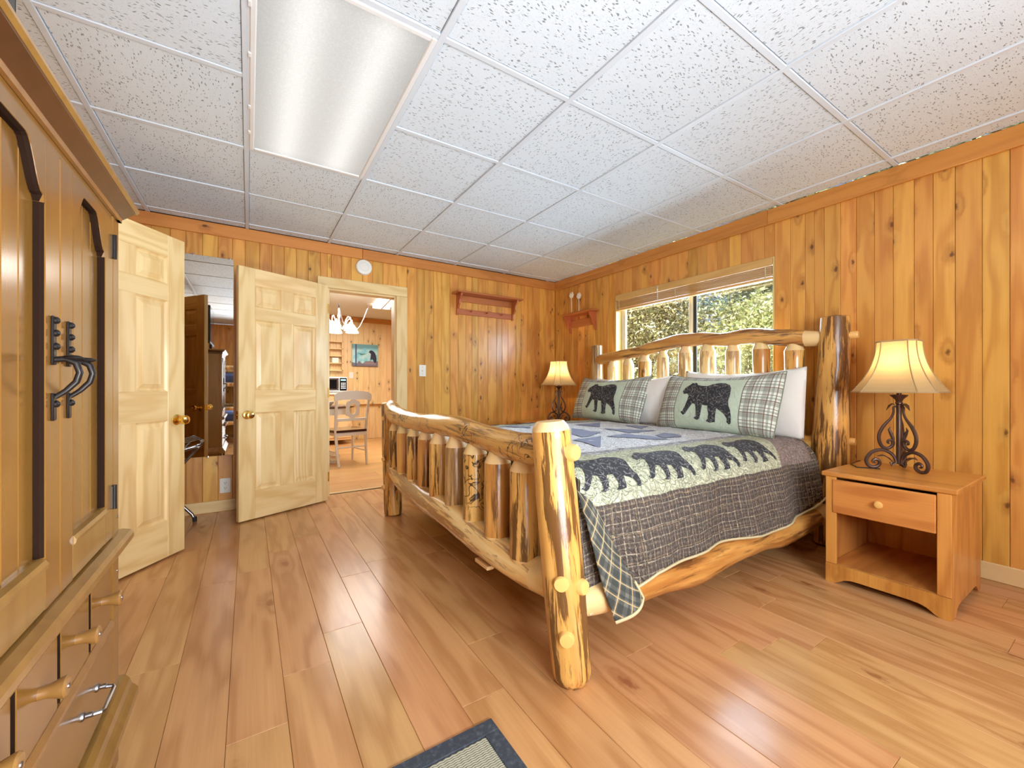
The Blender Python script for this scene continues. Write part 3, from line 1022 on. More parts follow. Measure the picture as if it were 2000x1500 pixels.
def peg(parent_post, p, d, r=.024, L=.035):
    d = Vector(d).normalized()
    p = Vector(p)
    q = d.to_track_quat('Z', 'Y')
    o = MB().lathe([(r, -.05), (r, L - .006), (r * .84, L), (.001, L + .001)], 20).build('peg', M['peg'], None, smooth=True)
    o.parent = parent_post
    w = Matrix.Translation(parent_post.location) @ parent_post.rotation_quaternion.to_matrix().to_4x4()
    o.matrix_parent_inverse = w.inverted()
    o.location = p
    o.rotation_mode = 'QUATERNION'
    o.rotation_quaternion = q
    return o


NF, FF = Vector((-2.262, -2.918, 0)), Vector((-2.232, -.815, 0))
NFT, FFT = Vector((-2.324, -2.878, .862)), Vector((-2.262, -.812, .86))
pf = logpiece('post', bed, M['log'], [NF, NF.lerp(NFT, .35), NF.lerp(NFT, .7), NFT], [.064, .070, .069, .063], ends=(.035, .030), rough=.03, seed=1, cut=(0, .029))
pff = logpiece('post', bed, M['log'], [FF, FF.lerp(FFT, .4), FFT], [.066, .067, .060], ends=(.012, .012), rough=.05, seed=2, cut=(0, .012))
NH, FH = Vector((-.125, -2.872, 0)), Vector((-.125, -.852, 0))
NHT, FHT = Vector((-.125, -2.905, 1.412)), Vector((-.125, -.852, 1.41))
ph = logpiece('post', bed, M['log'], [NH, (-.125, -2.876, .3), (-.125, -2.880, .62), (-.125, -2.892, 1.0), NHT], [.082, .092, .098, .086, .074], ends=(.01, .008), rough=.06, seed=3)
pfh = logpiece('post', bed, M['log_grey'], [FH, (-.125, -.852, .7), FHT], [.075, .07, .055], ends=(.01, .008), rough=.05, seed=4)

out_x, out_y = Vector((-1, 0, 0)), Vector((0, -1, 0))
for z in (.765,):
    c = NF.lerp(NFT, z / .862)
    peg(pf, c + Vector((.022, -.058, 0)), (.25, -1, 0), .027, .030)
for z, dv, k in ((.352, (-.75, -.75, 0), .055), (.335, (.25, -1, 0), .062), (.178, (-.7, -.75, 0), .058)):
    c = NF.lerp(NFT, z / .862)
    dd = Vector(dv).normalized()
    peg(pf, c + dd * k, dd, .025, .024)
for z in (.74, .43, .22):
    peg(pff, FF + Vector((-.062, -.008, z)), (-1, -.2, 0), .018, .026)
for z in (1.285, .645):
    c = NH.lerp(NHT, z / 1.41)
    peg(ph, c + Vector((.01, -.085, 0)), (.1, -1, 0), .024, .03)
peg(ph, NH + Vector((-.06, -.06, .24)), (-1, -.5, 0), .024, .05)

# footboard rails
xf = -2.27
logpiece('top_rail', bed, M['log_track'], [(-2.25, -.80, .83), (-2.265, -.90, .812), (-2.275, -1.03, .772), (-2.275, -1.5, .757), (-2.275, -1.95, .772), (-2.275, -2.35, .752), (-2.285, -2.62, .742), (-2.30, -2.90, .748)],
         [.044, .062, .062, .056, .058, .056, .058, .058], ends=(.02, .02), rough=.10, seed=5, n=26)
logpiece('bottom_rail', bed, M['log_pale'], [(-2.235, -.82, .41), (-2.262, -.94, .372), (-2.28, -1.3, .335), (-2.29, -1.7, .325), (-2.29, -2.1, .318), (-2.285, -2.45, .292), (-2.275, -2.70, .285), (-2.265, -2.90, .29)],
         [.055, .058, .066, .070, .072, .066, .060, .055], ends=(.02, .02), rough=.10, seed=6, n=26, cut=(0, .14))
board('rail_tag', bed, M['baseboard'], (-2.335, -2.47, .212), (-2.30, -2.36, .228), 'y', .002)


def spindle(x, y, z0, z1, r, mat, cone=.062, tip=.45, seed=0, dx=0.0):
    """log slat with whittled conical ends"""
    L = z1 - z0
    hs = [(tip, 0), (1, cone)]
    m = max(3, int((L - 2 * cone) / .06))
    hs += [(1, cone + (L - 2 * cone) * k / m) for k in range(1, m)]
    hs += [(1, L - cone), (tip, L)]
    n = 18
    vs = []
    for k, h in hs:
        for i in range(n):
            t = 2 * PI * i / n
            rr = r * k * (1 + .07 * noise.noise(Vector((math.cos(t) + seed * 5.1, math.sin(t), h * 5))))
            vs.append((rr * math.cos(t), rr * math.sin(t), h))
    q = len(hs)
    fs = [(k * n + i, k * n + (i + 1) % n, (k + 1) * n + (i + 1) % n, (k + 1) * n + i) for k in range(q - 1) for i in range(n)]
    fs += [tuple(range(n))[::-1], tuple(range((q - 1) * n, q * n))]
    o = MB().add(vs, fs).build('spindle', mat, bed, (x, y, z0), smooth=True)
    # the whittled ends are clean pale wood
    o.data.materials.append(M['cut'])
    for p in o.data.polygons:
        h = sum(o.data.vertices[i].co.z for i in p.vertices) / len(p.vertices)
        if h < cone * .9 or h > L - cone * .9:
            p.material_index = 1
    return o


fy = [-1.035, -1.225, -1.43, -1.625, -1.835, -2.045, -2.255, -2.46, -2.665]
fm = ['log', 'log_dark', 'log', 'log_dark', 'log', 'log_grey', 'log_track', 'log_dark', 'log']
fr = [.052, .052, .052, .050, .058, .056, .056, .058, .060]
fz = [(.34, .735), (.335, .735), (.33, .735), (.325, .735), (.31, .735), (.315, .74), (.30, .735), (.285, .725), (.262, .725)]
for i, (yy, mm, rr, zz) in enumerate(zip(fy, fm, fr, fz)):
    spindle(-2.278, yy, zz[0], zz[1], rr, M[mm], .068, seed=i)

# headboard
logpiece('top_rail', bed, M['log_dark'], [(-.125, -.80, 1.235), (-.135, -.95, 1.262), (-.14, -1.15, 1.282), (-.14, -1.4, 1.30), (-.14, -1.62, 1.335), (-.14, -1.82, 1.362), (-.14, -2.05, 1.356), (-.14, -2.2, 1.335), (-.14, -2.4, 1.34), (-.135, -2.65, 1.305), (-.13, -2.8, 1.285), (-.125, -2.90, 1.285)],
         [.042, .052, .048, .050, .054, .056, .052, .050, .056, .056, .050, .036], ends=(.02, .02), rough=.10, seed=8, n=26, cut=(.05, .13))
logpiece('bottom_rail', bed, M['log'], [(-.125, -.85, .60), (-.13, -1.9, .57), (-.125, -2.88, .61)], [.05, .062, .06], ends=(.02, .02), rough=.08, seed=9)
hy_ = [-1.075, -1.275, -1.465, -1.66, -1.88, -2.075, -2.275, -2.475, -2.685]
hm = ['log_pale', 'log_pale', 'log', 'log_pale', 'log_pale', 'log_pale', 'log_pale', 'log_dark', 'log']
hzt = [1.245, 1.255, 1.275, 1.30, 1.325, 1.325, 1.31, 1.31, 1.285]
for i, yy in enumerate(hy_):
    spindle(-.135, yy, .60, hzt[i], .050 + .004 * (i % 3), M[hm[i]], .07, seed=20 + i)
# side rails
logpiece('side_rail', bed, M['log_dark'], [(-2.24, -2.875, .235), (-2.05, -2.868, .215), (-1.8, -2.868, .205), (-1.55, -2.875, .19), (-1.3, -2.87, .195), (-.95, -2.87, .20), (-.72, -2.875, .187), (-.4, -2.87, .20), (-.15, -2.87, .21)],
         [.052, .066, .066, .066, .062, .060, .066, .058, .055], ends=(.03, .03), rough=.12, seed=10, n=26, cut=(.13, .2))
logpiece('side_rail', bed, M['log'], [(-2.22, -.835, .215), (-1.2, -.84, .20), (-.15, -.84, .21)], [.06, .064, .06], ends=(.03, .03), rough=.08, seed=11)
for xx in (-1.85, -1.3, -.75):
    board('slat', bed, M['baseboard'], (xx - .045, -2.85, .225), (xx + .045, -.87, .245), 'y', .003)

# mattress and box spring under the quilt
mt = MB().box((-2.165, -2.77, .43), (-.21, -.93, .640), .10).build('mattress', M['white_linen'])
tag(mt, 'white mattress under the bear quilt on the log bed', 'mattress')
bx = MB().box((-2.165, -2.795, .25), (-.21, -.905, .428), .02).build('box_spring', M['white_linen'])
tag(bx, 'pale box spring below the mattress inside the log rails', 'box spring')

# quilt
QR, QZ, QP = .20, .660, .83
AM = math.radians(80)


def sect(t):
    a = (abs(t) - QP) / QR
    sy = 1 if t >= 0 else -1
    if abs(t) < QP:
        y, z, ny, nz = -abs(t), 0.0, 0.0, 1.0
    elif a < AM:
        y, z, ny, nz = -QP - QR * math.sin(a), -QR * (1 - math.cos(a)), -math.sin(a), math.cos(a)
    else:
        q = abs(t) - QP - AM * QR
        y, z = -QP - QR * math.sin(AM) - q * math.cos(AM), -QR * (1 - math.cos(AM)) - q * math.sin(AM)
        ny, nz = -math.sin(AM), math.cos(AM)
    return -1.85 + sy * y, QZ + z, sy * ny, nz


def qsurf(x, t, off=0.0):
    y, z, ny, nz = sect(t)
    puff = .006 * noise.noise(Vector((x * 7, t * 7, 1.3))) + .003 * noise.noise(Vector((x * 22, t * 22, 4.0)))
    if abs(t) > .95:
        k = min(1.0, (abs(t) - .95) / .3)
        puff += k * .018 * math.sin(x * 7.5 + 1.0 + t) + k * .012 * math.sin(x * 17 + 2)
    d = puff + off
    return Vector((x, y + ny * d, z + nz * d))


XF, XH = -2.185, -.20


def hem_t(x):
    return 1.348 + .010 * math.sin(x * 5.2) + .004 * math.sin(x * 11) + (.05 * min(1, (-1.86 - x) / .2) if x < -1.86 else 0) - (.04 * max(0, (x + .55) / .25) if x > -.55 else 0)


nu, nv = 150, 190
vs, uvs = [], []
for j in range(nv):
    for i in range(nu):
        x = XF + (XH - XF) * i / (nu - 1)
        tt = -1 + 2 * j / (nv - 1)
        t = tt * hem_t(x)
        # head end slants back down the side
        xx = x
        if x > -.75:
            xx = x - (x + .75) / (XH + .75) * .22 * max(0, abs(t) - .8)
        p = qsurf(xx, t)
        vs.append(tuple(p))
        uvs.append((xx, t))
fs = [(j * nu + i, j * nu + i + 1, (j + 1) * nu + i + 1, (j + 1) * nu + i) for j in range(nv - 1) for i in range(nu - 1)]
qm = MB().add(vs, fs)
quilt = qm.build('bear_quilt', M['quilt'], uv=uvs, smooth='all')
tag(quilt, 'patchwork quilt with charcoal bears and brown plaid edge on the log bed', 'quilt')
sol = quilt.modifiers.new('thick', 'SOLIDIFY')
sol.thickness = .008
sol.offset = -1
# binding along the hem
hp = [qsurf(XF + (XH - XF) * i / 60, hem_t(XF + (XH - XF) * i / 60), .001) for i in range(61)]
MB().tube(hp, .0055, 6).build('hem_binding', M['hem'], quilt, smooth=True)

# corner flap hanging by the foot post
FA = [Vector((-2.205, -2.875, .615)), Vector((-2.145, -2.925, .545)), Vector((-1.975, -2.962, .218)), Vector((-2.105, -2.972, .165)), Vector((-2.150, -2.935, .30))]


def flapf(u, v):
    top = FA[0].lerp(FA[1], u)
    bot = FA[3].lerp(FA[2], u)
    p = top.lerp(bot, v)
    p.y -= .018 * math.sin(u * PI) * (.3 + v) + .010 * math.sin(v * 5 + u * 3)
    p.x += -.012 * math.sin(v * PI) * (1 - u)
    return tuple(p)


fl_ = MB().grid(flapf, 22, 40)
fuv = []
for j in range(40):
    for i in range(22):
        u, v = i / 21 * .17, j / 39 * .42
        fuv.append((.72 * u + .69 * v, -.69 * u + .72 * v))
fo = fl_.build('corner_flap', M['flap'], quilt, uv=fuv, smooth='all')
fo['label'] = 'dark tan-lined plaid corner hanging down'
so = fo.modifiers.new('thick', 'SOLIDIFY')
so.thickness = .006
MB().tube([flapf(u / 12, 1.0) for u in range(13)] + [flapf(1, 1 - v / 20) for v in range(1, 5)], .006, 6).build('hem_binding', M['hem'], quilt, smooth=True)
# foot end hanging behind the footboard
MB().grid(lambda u, v: (-2.187 - .004 * math.sin(v * 9 + u * 30), -.80 - 2.07 * u, .664 - .40 * v - (.02 if u in (0, 1) else 0)), 40, 14).build(
    'foot_drop', M['flap'], quilt, smooth='all', uv=[(2.07 * i / 39, .40 * j / 13) for j in range(14) for i in range(40)])

BEAR = [(880, 352), (893, 325), (925, 303), (935, 287), (948, 291), (958, 284), (972, 290), (977, 301), (1010, 309), (1050, 311), (1082, 298), (1122, 290), (1165, 292), (1195, 305), (1212, 330), (1217, 370),
        (1214, 410), (1222, 440), (1237, 470), (1243, 500), (1241, 538), (1229, 547), (1216, 536), (1219, 516), (1200, 490), (1176, 474), (1152, 462), (1147, 500), (1143, 540), (1110, 547), (1085, 541), (1099, 526),
        (1104, 500), (1090, 447), (1052, 442), (1050, 500), (1042, 532), (1022, 539), (1000, 528), (1019, 518), (1015, 480), (1003, 440), (976, 433), (952, 480), (937, 505), (920, 513), (899, 496), (915, 487),
        (929, 450), (937, 412), (939, 382), (921, 367), (896, 371)]
BX = [(p[0] - 880) / 363.0 for p in BEAR]
BY = [(547 - p[1]) / 263.0 for p in BEAR]


def bear_patch(fn, parent, w, h, step=.028, name='bear_patch'):
    """cut-out bear sewn on the surface fn(a, b), a to the right, b up, both in metres"""
    pts = [(x * w, y * h) for x, y in zip(BX, BY)]
    # densify the outline
    P = []
    for (x0, y0), (x1, y1) in zip(pts, pts[1:] + pts[:1]):
        k = max(1, int(math.hypot(x1 - x0, y1 - y0) / .014))
        P += [(x0 + (x1 - x0) * i / k, y0 + (y1 - y0) * i / k) for i in range(k)]
    n = len(P)
    inner = []

    def inside(x, y):
        c = False
        for (x0, y0), (x1, y1) in zip(P, P[1:] + P[:1]):
            if (y0 > y) != (y1 > y) and x < (x1 - x0) * (y - y0) / (y1 - y0) + x0:
                c = not c
        return c
    yy = step / 2
    while yy < h:
        xx = step / 2
        while xx < w:
            if inside(xx, yy) and min((xx - a) ** 2 + (yy - b) ** 2 for a, b in P) > (.35 * step) ** 2:
                inner.append((xx, yy))
            xx += step
        yy += step
    r = geometry.delaunay_2d_cdt([Vector(p) for p in P + inner], [(i, (i + 1) % n) for i in range(n)], [tuple(range(n))], 1, 1e-6)
    co = [(v.x, v.y) for v in r[0]]
    mb = MB().add([tuple(fn(a, b)) for a, b in co], [tuple(f) for f in r[2]])
    o = mb.build(name, M['bear'], parent, uv=co, smooth='all')
    return o


def bear_on_quilt(x0, sg):
    def f(a, b):
        bb = .232 * (b / .232) ** 1.22 if b > 0 else 0
        return qsurf(x0 + a + (.03 - .16 * (.5 - bb / .232)) * .6, sg * (1.022 - bb), .0025)
    return f


for bx0 in (-2.135, -1.765, -1.395, -1.035):
    bear_patch(bear_on_quilt(bx0, 1), quilt, .335, .232, .02)
    bear_patch(bear_on_quilt(bx0, -1), quilt, .335, .232, .04)

# blue-grey patches of the block pattern on top (x, y)
PATCH = [[(900, 245), (1160, 230), (1160, 275)], [(885, 283), (985, 296), (1170, 322), (1080, 350), (985, 366), (890, 338)], [(890, 395), (1170, 360), (1165, 460)],
         [(1190, 284), (1420, 292), (1740, 303), (1440, 327)], [(1215, 365), (1400, 340), (1700, 365), (1890, 396), (1450, 375)],
         [(1690, 352), (1790, 332), (1890, 338), (1960, 352), (1930, 372), (1860, 366), (1790, 374)], [(130, 236), (480, 206), (480, 236)], [(200, 262), (480, 262), (480, 282)],
         [(1380, 250), (1640, 262), (1560, 285)]]
_c, _s = math.cos(.5704), math.sin(.5704)


def on_top(px, py, z):
    u, v = 940 + px / 5, 780 + py / 5
    rx, ru = (u - 1000) / 801.54, -(v - 756.44) / 801.54
    d = Vector((_s + rx * _c, _c - rx * _s, ru))
    t = (z - .974) / d.z
    return (-3.167 + d.x * t, -3.958 + d.y * t)


for poly in PATCH:
    pts = [on_top(a, b, QZ + .003) for a, b in poly]
    n = len(pts)
    q = []
    for (x0, y0), (x1, y1) in zip(pts, pts[1:] + pts[:1]):
        k = max(1, int(math.hypot(x1 - x0, y1 - y0) / .05))
        q += [(x0 + (x1 - x0) * i / k, y0 + (y1 - y0) * i / k) for i in range(k)]
    r = geometry.delaunay_2d_cdt([Vector(p) for p in q], [(i, (i + 1) % len(q)) for i in range(len(q))], [tuple(range(len(q)))], 1, 1e-6)
    MB().add([tuple(qsurf(v.x, -1.85 - v.y, .004)) for v in r[0]], [tuple(f) for f in r[2]]).build('quilt_patch', M['patch'], quilt, smooth='all')


# ------------------------------------------------------------------ pillows
def pillow(name, mat, bc, wdir, updir, w, h, th, label, group, flange=.0, seed=0, sag=.02, uvc=True):
    """bc bottom centre; returns object and front surface function (a from -w/2, b from 0)"""
    wd, ud = Vector(wdir).normalized(), Vector(updir).normalized()
    nd = wd.cross(ud).normalized()
    if nd.x > 0:
        nd = -nd
    bc = Vector(bc)

    def front(a, b, off=0.0, side=1):
        s_ = max(-1.0, min(1.0, 2 * a / w))
        v_ = max(-1.0, min(1.0, 2 * b / h - 1))
        e = max(0.0, (1 - abs(s_) ** 2.6)) ** .55 * max(0.0, (1 - abs(v_) ** 2.4)) ** .55
        d = th * e * .5
        d += .007 * noise.noise(Vector((a * 9 + seed, b * 9, side))) * (0.3 + e)
        pinch = .03 * (s_ * s_) * (v_ * v_)
        aa = a * (1 - .04 * (1 - v_ * v_) * 0) + 0
        bb = b - sag * (1 - s_ * s_) * (b / h) + pinch * (.6 if v_ > 0 else -.3)
        return bc + wd * aa + ud * bb + nd * (side * d + off)
    mb = MB()
    n1, n2 = 46, 28
    uvs = []
    vs = []
    for side in (1, -1):
        for j in range(n2):
            for i in range(n1):
                a, b = (i / (n1 - 1) - .5) * w, j / (n2 - 1) * h
                vs.append(tuple(front(a, b, 0, side)))
                uvs.append((a, b))
    fs = []
    for s0 in (0, n1 * n2):
        for j in range(n2 - 1):
            for i in range(n1 - 1):
                q = (s0 + j * n1 + i, s0 + j * n1 + i + 1, s0 + (j + 1) * n1 + i + 1, s0 + (j + 1) * n1 + i)
                fs.append(q if s0 == 0 else q[::-1])
    o = mb.add(vs, fs).build(name, mat, uv=uvs, smooth='all', fix=False)
    bm = bmesh.new()
    bm.from_mesh(o.data)
    bmesh.ops.remove_doubles(bm, verts=bm.verts, dist=.002)
    bmesh.ops.recalc_face_normals(bm, faces=bm.faces)
    bm.to_mesh(o.data)
    bm.free()
    tag(o, label, 'pillow', group)
    return o, front


WD = (-.04, -1, 0)
for bc, wd_, lab, w_ in (((-.415, -2.245, .668), (-.10, -1, 0), 'sage and plaid bear sham nearest the camera, leaning on the headboard', .93), ((-.35, -1.145, .668), (-.06, -1, 0), 'sage and plaid bear sham on the far side of the bed', .92)):
    o, fr_ = pillow('bear_sham', M['sham'], bc, wd_, (.42, 0, 1), w_, .425, .20, lab, 'bear pillow shams', seed=bc[1], sag=.025)
    bear_patch(lambda a, b, f=fr_: f(-.215 + a, .040 + b, .003), o, .43, .315, .02)
    piping = [fr_(a / 20 * w_ - w_ / 2, 0) for a in range(21)] + [fr_(w_ / 2, b / 10 * .425) for b in range(1, 11)] + [fr_(w_ / 2 - a / 20 * w_, .425) for a in range(1, 21)] + [fr_(-w_ / 2, .425 - b / 10 * .425) for b in range(1, 11)]
    MB().tube(piping, .0032, 6).build('edge_piping', M['piping'], o, smooth=True)
pillow('white_pillow', M['white_linen'], (-.25, -2.36, .655), (-.03, -1, 0), (.10, 0, 1), .86, .435, .15, 'white pillow standing behind the nearer bear sham, its end showing beside the post', 'white bed pillows', seed=5)
pillow('white_pillow', M['white_linen'], (-.235, -1.36, .655), (-.03, -1, 0), (.08, 0, 1), .92, .40, .12, 'white pillow standing behind the farther bear sham, seen in the gap between the shams', 'white bed pillows', seed=9)


# ------------------------------------------------------------------ nightstands
def nightstand(name, loc, label, W=.442, D=.52, H=.55):
    """front faces -x; local x into depth, local y from 0 (left side seen from the front) to -W"""
    o = empty(name, loc, label, 'nightstand', 0, 'pine nightstands')
    m = M['night']
    T = .016
    board('top', o, m, (-.018, -W - .018, H - .022), (D, .018, H), 'y', .004)
    arch = [(0, 0), (.05, 0), (.065, .012), (.08, .028), (.11, .038), (D - .11, .038), (D - .08, .028), (D - .065, .012), (D - .05, 0), (D, 0), (D, H - .022), (0, H - .022)]
    for y in (0, -W):
        MB().prism(arch, -T / 2, T / 2, 'xz').build('side_panel', m, o, (0.001, y + (-T / 2 if y == 0 else T / 2), 0))
    board('back_panel', o, m, (D - .012, -W + T, .05), (D, -T, H - .024), 'z', .001)
    for a, b in ((-.044, -.0), (-W, -W + .044)):
        board('face_stile', o, m, (-.014, a, .095), (0, b, H - .023), 'z', .002)
    ap = [(0, 0), (-.035, 0), (-.05, .008), (-.075, .026), (-.10, .034), (-.13, .036), (-W + .13, .036), (-W + .10, .034), (-W + .075, .026), (-W + .05, .008), (-W + .035, 0), (-W, 0), (-W, .094), (0, .094)]
    MB().prism(ap, -.014, 0, 'yz').build('base_apron', m, o)
    board('bottom_shelf', o, m, (.001, -W + T, .078), (D - .012, -T, .094), 'x', .002)
    board('divider', o, M['night'], (.001, -W + T, .372), (D - .012, -T, .384), 'x', .001)
    dr = board('drawer_front', o, m, (-.020, -W + .046, .352), (-.003, -.030, H - .034), 'y', .003)
    kn = MB().lathe([(.010, 0), (.009, .008), (.015, .014), (.017, .020), (.013, .026), (.001, .028)], 18).build('knob', M['peg'], dr, smooth=True)
    kn.rotation_euler = (0, 0, 0)
    # drawer is rotated so its local y is -x... place the knob on its front face
    kn.location = (-.0085, 0, 0)
    kn.rotation_euler = (0, -PI / 2, 0)
    return o


nightstand('nightstand', (-.699, -3.068, 0), 'honey pine nightstand with one drawer and an open shelf, near side of the bed')
nightstand('nightstand', (-.66, -.16, 0), 'honey pine nightstand behind the far side of the bed in the corner', W=.40, D=.50, H=.60)


# ------------------------------------------------------------------ table lamps
def smooth(pts, radii, k=4):
    """Catmull-Rom points through pts with radii"""
    out, rr = [], []
    n = len(pts)
    for i in range(n - 1):
        p0, p1, p2, p3 = pts[max(i - 1, 0)], pts[i], pts[i + 1], pts[min(i + 2, n - 1)]
        for j in range(k):
            t = j / k
            out.append(tuple(.5 * (2 * b + (c - a) * t + (2 * a - 5 * b + 4 * c - d) * t * t + (3 * b - a - 3 * c + d) * t ** 3) for a, b, c, d in zip(p0, p1, p2, p3)))
            rr.append(radii[i] * (1 - t) + radii[i + 1] * t)
    out.append(pts[-1])
    rr.append(radii[-1])
    return out, rr


def table_lamp(loc, rz, label):
    o = empty('table_lamp', loc, label, 'lamp', rz, 'scrolled iron lamps')
    ir = M['iron']
    MB().lathe([(.008, .03), (.011, .04), (.011, .34), (.008, .345)], 14).build('stem', ir, o, smooth=True)
    MB().lathe([(.012, .335), (.015, .338), (.015, .345), (.012, .349), (.018, .362), (.034, .378), (.036, .384), (.010, .386), (.010, .40)], 20).build('candle_cup', ir, o, smooth=True)
    for k in range(3):
        a = k * 2 * PI / 3
        def P(r, z):
            return (r * math.cos(a), r * math.sin(a), z)
        # upper S scroll: from the stem top outwards, round below and curling up inside
        prof = [(.012, .325), (.022, .318), (.022, .295), (.032, .265), (.060, .225), (.078, .185), (.080, .150), (.068, .118), (.046, .108), (.028, .122), (.024, .142), (.034, .152), (.044, .146), (.044, .136), (.038, .135)]
        prof, rr_ = smooth(prof, [.0055] * 4 + [.008] * 7 + [.007, .006, .005, .004])
        w = MB().tube([P(r, z) for r, z in prof], rr_, 8)
        sc = w.build('scroll', ir, o, smooth=True)
        MB().tube([P(.026, .125), P(.024, .16), P(.032, .185), P(.040, .205), P(.034, .22)], [.007, .007, .008, .005, .001], 7).build('tendril', ir, sc, smooth=True)
        lf = []
        lv = [(0, 0), (.30, .32), (.62, .40), (1, 0), (.62, -.40), (.30, -.32)]
        # curled leaf at the top
        vs = []
        for lx_, lyv in lv:
            r = .016 + lx_ * .036
            z = .335 - .02 * lx_ * lx_ + .012 * math.sin(lx_ * 4)
            vs.append((r * math.cos(a) - lyv * .03 * math.sin(a), r * math.sin(a) + lyv * .03 * math.cos(a), z - abs(lyv) * .012))
        vs += [(p[0], p[1], p[2] - .004) for p in vs]
        MB().add(vs, [(0, 1, 5), (1, 2, 4, 5), (2, 3, 4), (6, 11, 7), (7, 11, 10, 8), (8, 10, 9)] + [(i, (i + 1) % 6, 6 + (i + 1) % 6, 6 + i) for i in range(6)]).build('leaf', M['iron'], sc, smooth=True)
        # foot scroll
        ft = [(.012, .03), (.018, .062), (.040, .088), (.075, .100), (.115, .086), (.140, .050), (.134, .018), (.108, .0085), (.086, .020), (.084, .040), (.100, .050), (.112, .042), (.110, .032), (.102, .031)]
        ft, rr_ = smooth([(r * .94, z) for r, z in ft], [.006, .007] + [.0085] * 7 + [.008, .007, .006, .005, .004])
        f = MB().tube([P(r, z) for r, z in ft], rr_, 8).build('foot_scroll', ir, o, smooth=True)
        vs = []
        for lx_, lyv in lv:
            r = .022 + lx_ * .065
            z = .040 + .035 * math.sin(lx_ * 2.2)
            vs.append((r * math.cos(a) - lyv * .04 * math.sin(a), r * math.sin(a) + lyv * .04 * math.cos(a), z))
        vs += [(p[0], p[1], p[2] - .004) for p in vs]
        MB().add(vs, [(0, 1, 5), (1, 2, 4, 5), (2, 3, 4), (6, 11, 7), (7, 11, 10, 8), (8, 10, 9)] + [(i, (i + 1) % 6, 6 + (i + 1) % 6, 6 + i) for i in range(6)]).build('leaf', ir, f, smooth=True)
        MB().tube([P(.016, .036), P(.030, .022), P(.034, .036), P(.026, .042)], [.006, .006, .005, .003], 7).build('curl', ir, f, smooth=True)
    # bell shade, square with cut corners
    z0, z1 = .398, .655

    def ring(w, cut, z):
        a, b = w, w - cut
        return [(a, -b, z), (a, b, z), (b, a, z), (-b, a, z), (-a, b, z), (-a, -b, z), (-b, -a, z), (b, -a, z)]
    prof = []
    for k in range(13):
        s = k / 12
        w_ = .161 - .085 * (1 - (1 - s) ** 2.1)
        prof.append((w_, .34 * w_, z0 + (z1 - z0) * s))
    vs = [p for w_, c_, z in prof for p in ring(w_, c_, z)]
    fs = [(r * 8 + i, r * 8 + (i + 1) % 8, (r + 1) * 8 + (i + 1) % 8, (r + 1) * 8 + i) for r in range(12) for i in range(8)]
    sh = MB().add(vs, fs).build('lamp_shade', M['shade'], o, rot=(0, 0, -rz))
    for i in range(8):
        MB().tube([ring(w_ + .0006, c_, z)[i] for w_, c_, z in prof], .0026, 6).build('seam_braid', M['shade_trim'], sh, smooth=True)
    for w_, c_, z in (prof[0], prof[-1]):
        rr = ring(w_ + .0008, c_, z)
        MB().tube(rr + [rr[0]], .004, 6).build('rim_braid', M['shade_trim'], sh, smooth=True)
    MB().lathe([(.010, .40), (.013, .402), (.013, .44), (.008, .45)], 12).build('socket', M['brass'], o, smooth=True)
    MB().lathe([(.012, .45), (.018, .47), (.030, .505), (.028, .525), (.015, .538), (.001, .541)], 16).build('bulb', M['bulb'], o, smooth=True)
    MB().tube([(0, .012, .655), (0, -.0, .66), (0, -.012, .655)], .003, 6).build('harp', M['brass'], o)
    return o


M['bulb'] = glow('warm_bulb', (255, 214, 150), 2.0)
table_lamp((-.375, -3.262, .552), math.radians(4), 'scrolled iron lamp with square bell shade, on the near nightstand')
table_lamp((-.30, -.44, .602), math.radians(51), 'scrolled iron lamp with square bell shade, in the far corner beyond the bed')
for p, e in (((-.375, -3.262, 1.09), 5.0), ((-.30, -.44, 1.14), 8.0)):
    lamp('bulb_light', 'POINT', p, (0, 0, 0), e, (1.0, .70, .36), shadow_soft_size=.03)
cd = MB().tube([(-.42, -3.20, .553), (-.47, -3.12, .554), (-.40, -3.07, .555), (-.22, -3.052, .554), (-.165, -3.05, .54), (-.155, -3.05, .10)], .0028, 6).build('lamp_cord', M['black_iron'], smooth=True)
tag(cd, 'thin dark cord trailing from the near lamp over the nightstand top', 'cord')

# ------------------------------------------------------------------ rug
rg = empty('door_mat', (-2.89, -3.37, 0), 'sisal mat with a dark felt border at the bottom of the picture', 'rug')
rx, ry, bw = .32, .456, .045
for a, b, ax in (((-rx, -ry, 0), (rx, -ry + bw, .008), 'x'), ((-rx, ry - bw, 0), (rx, ry, .008), 'x'), ((-rx, -ry + bw, 0), (-rx + bw, ry - bw, .008), 'y'), ((rx - bw, -ry + bw, 0), (rx, ry - bw, .008), 'y')):
    board('felt_border', rg, M['felt'], a, b, ax, .002)
rb = MB()
k = 0
y = -ry + bw + .003
while y < ry - bw:
    n = 60
    L = 2 * (rx - bw)
    rb.tube([(-L / 2 + L * i / n, y, .0035 + .0012 * (1 if i % 2 else -1)) for i in range(n + 1)], .0032, 5, cap=False)
    y += .0064
so = rb.build('woven_field', M['sisal'], rg)
so['kind'] = 'stuff'

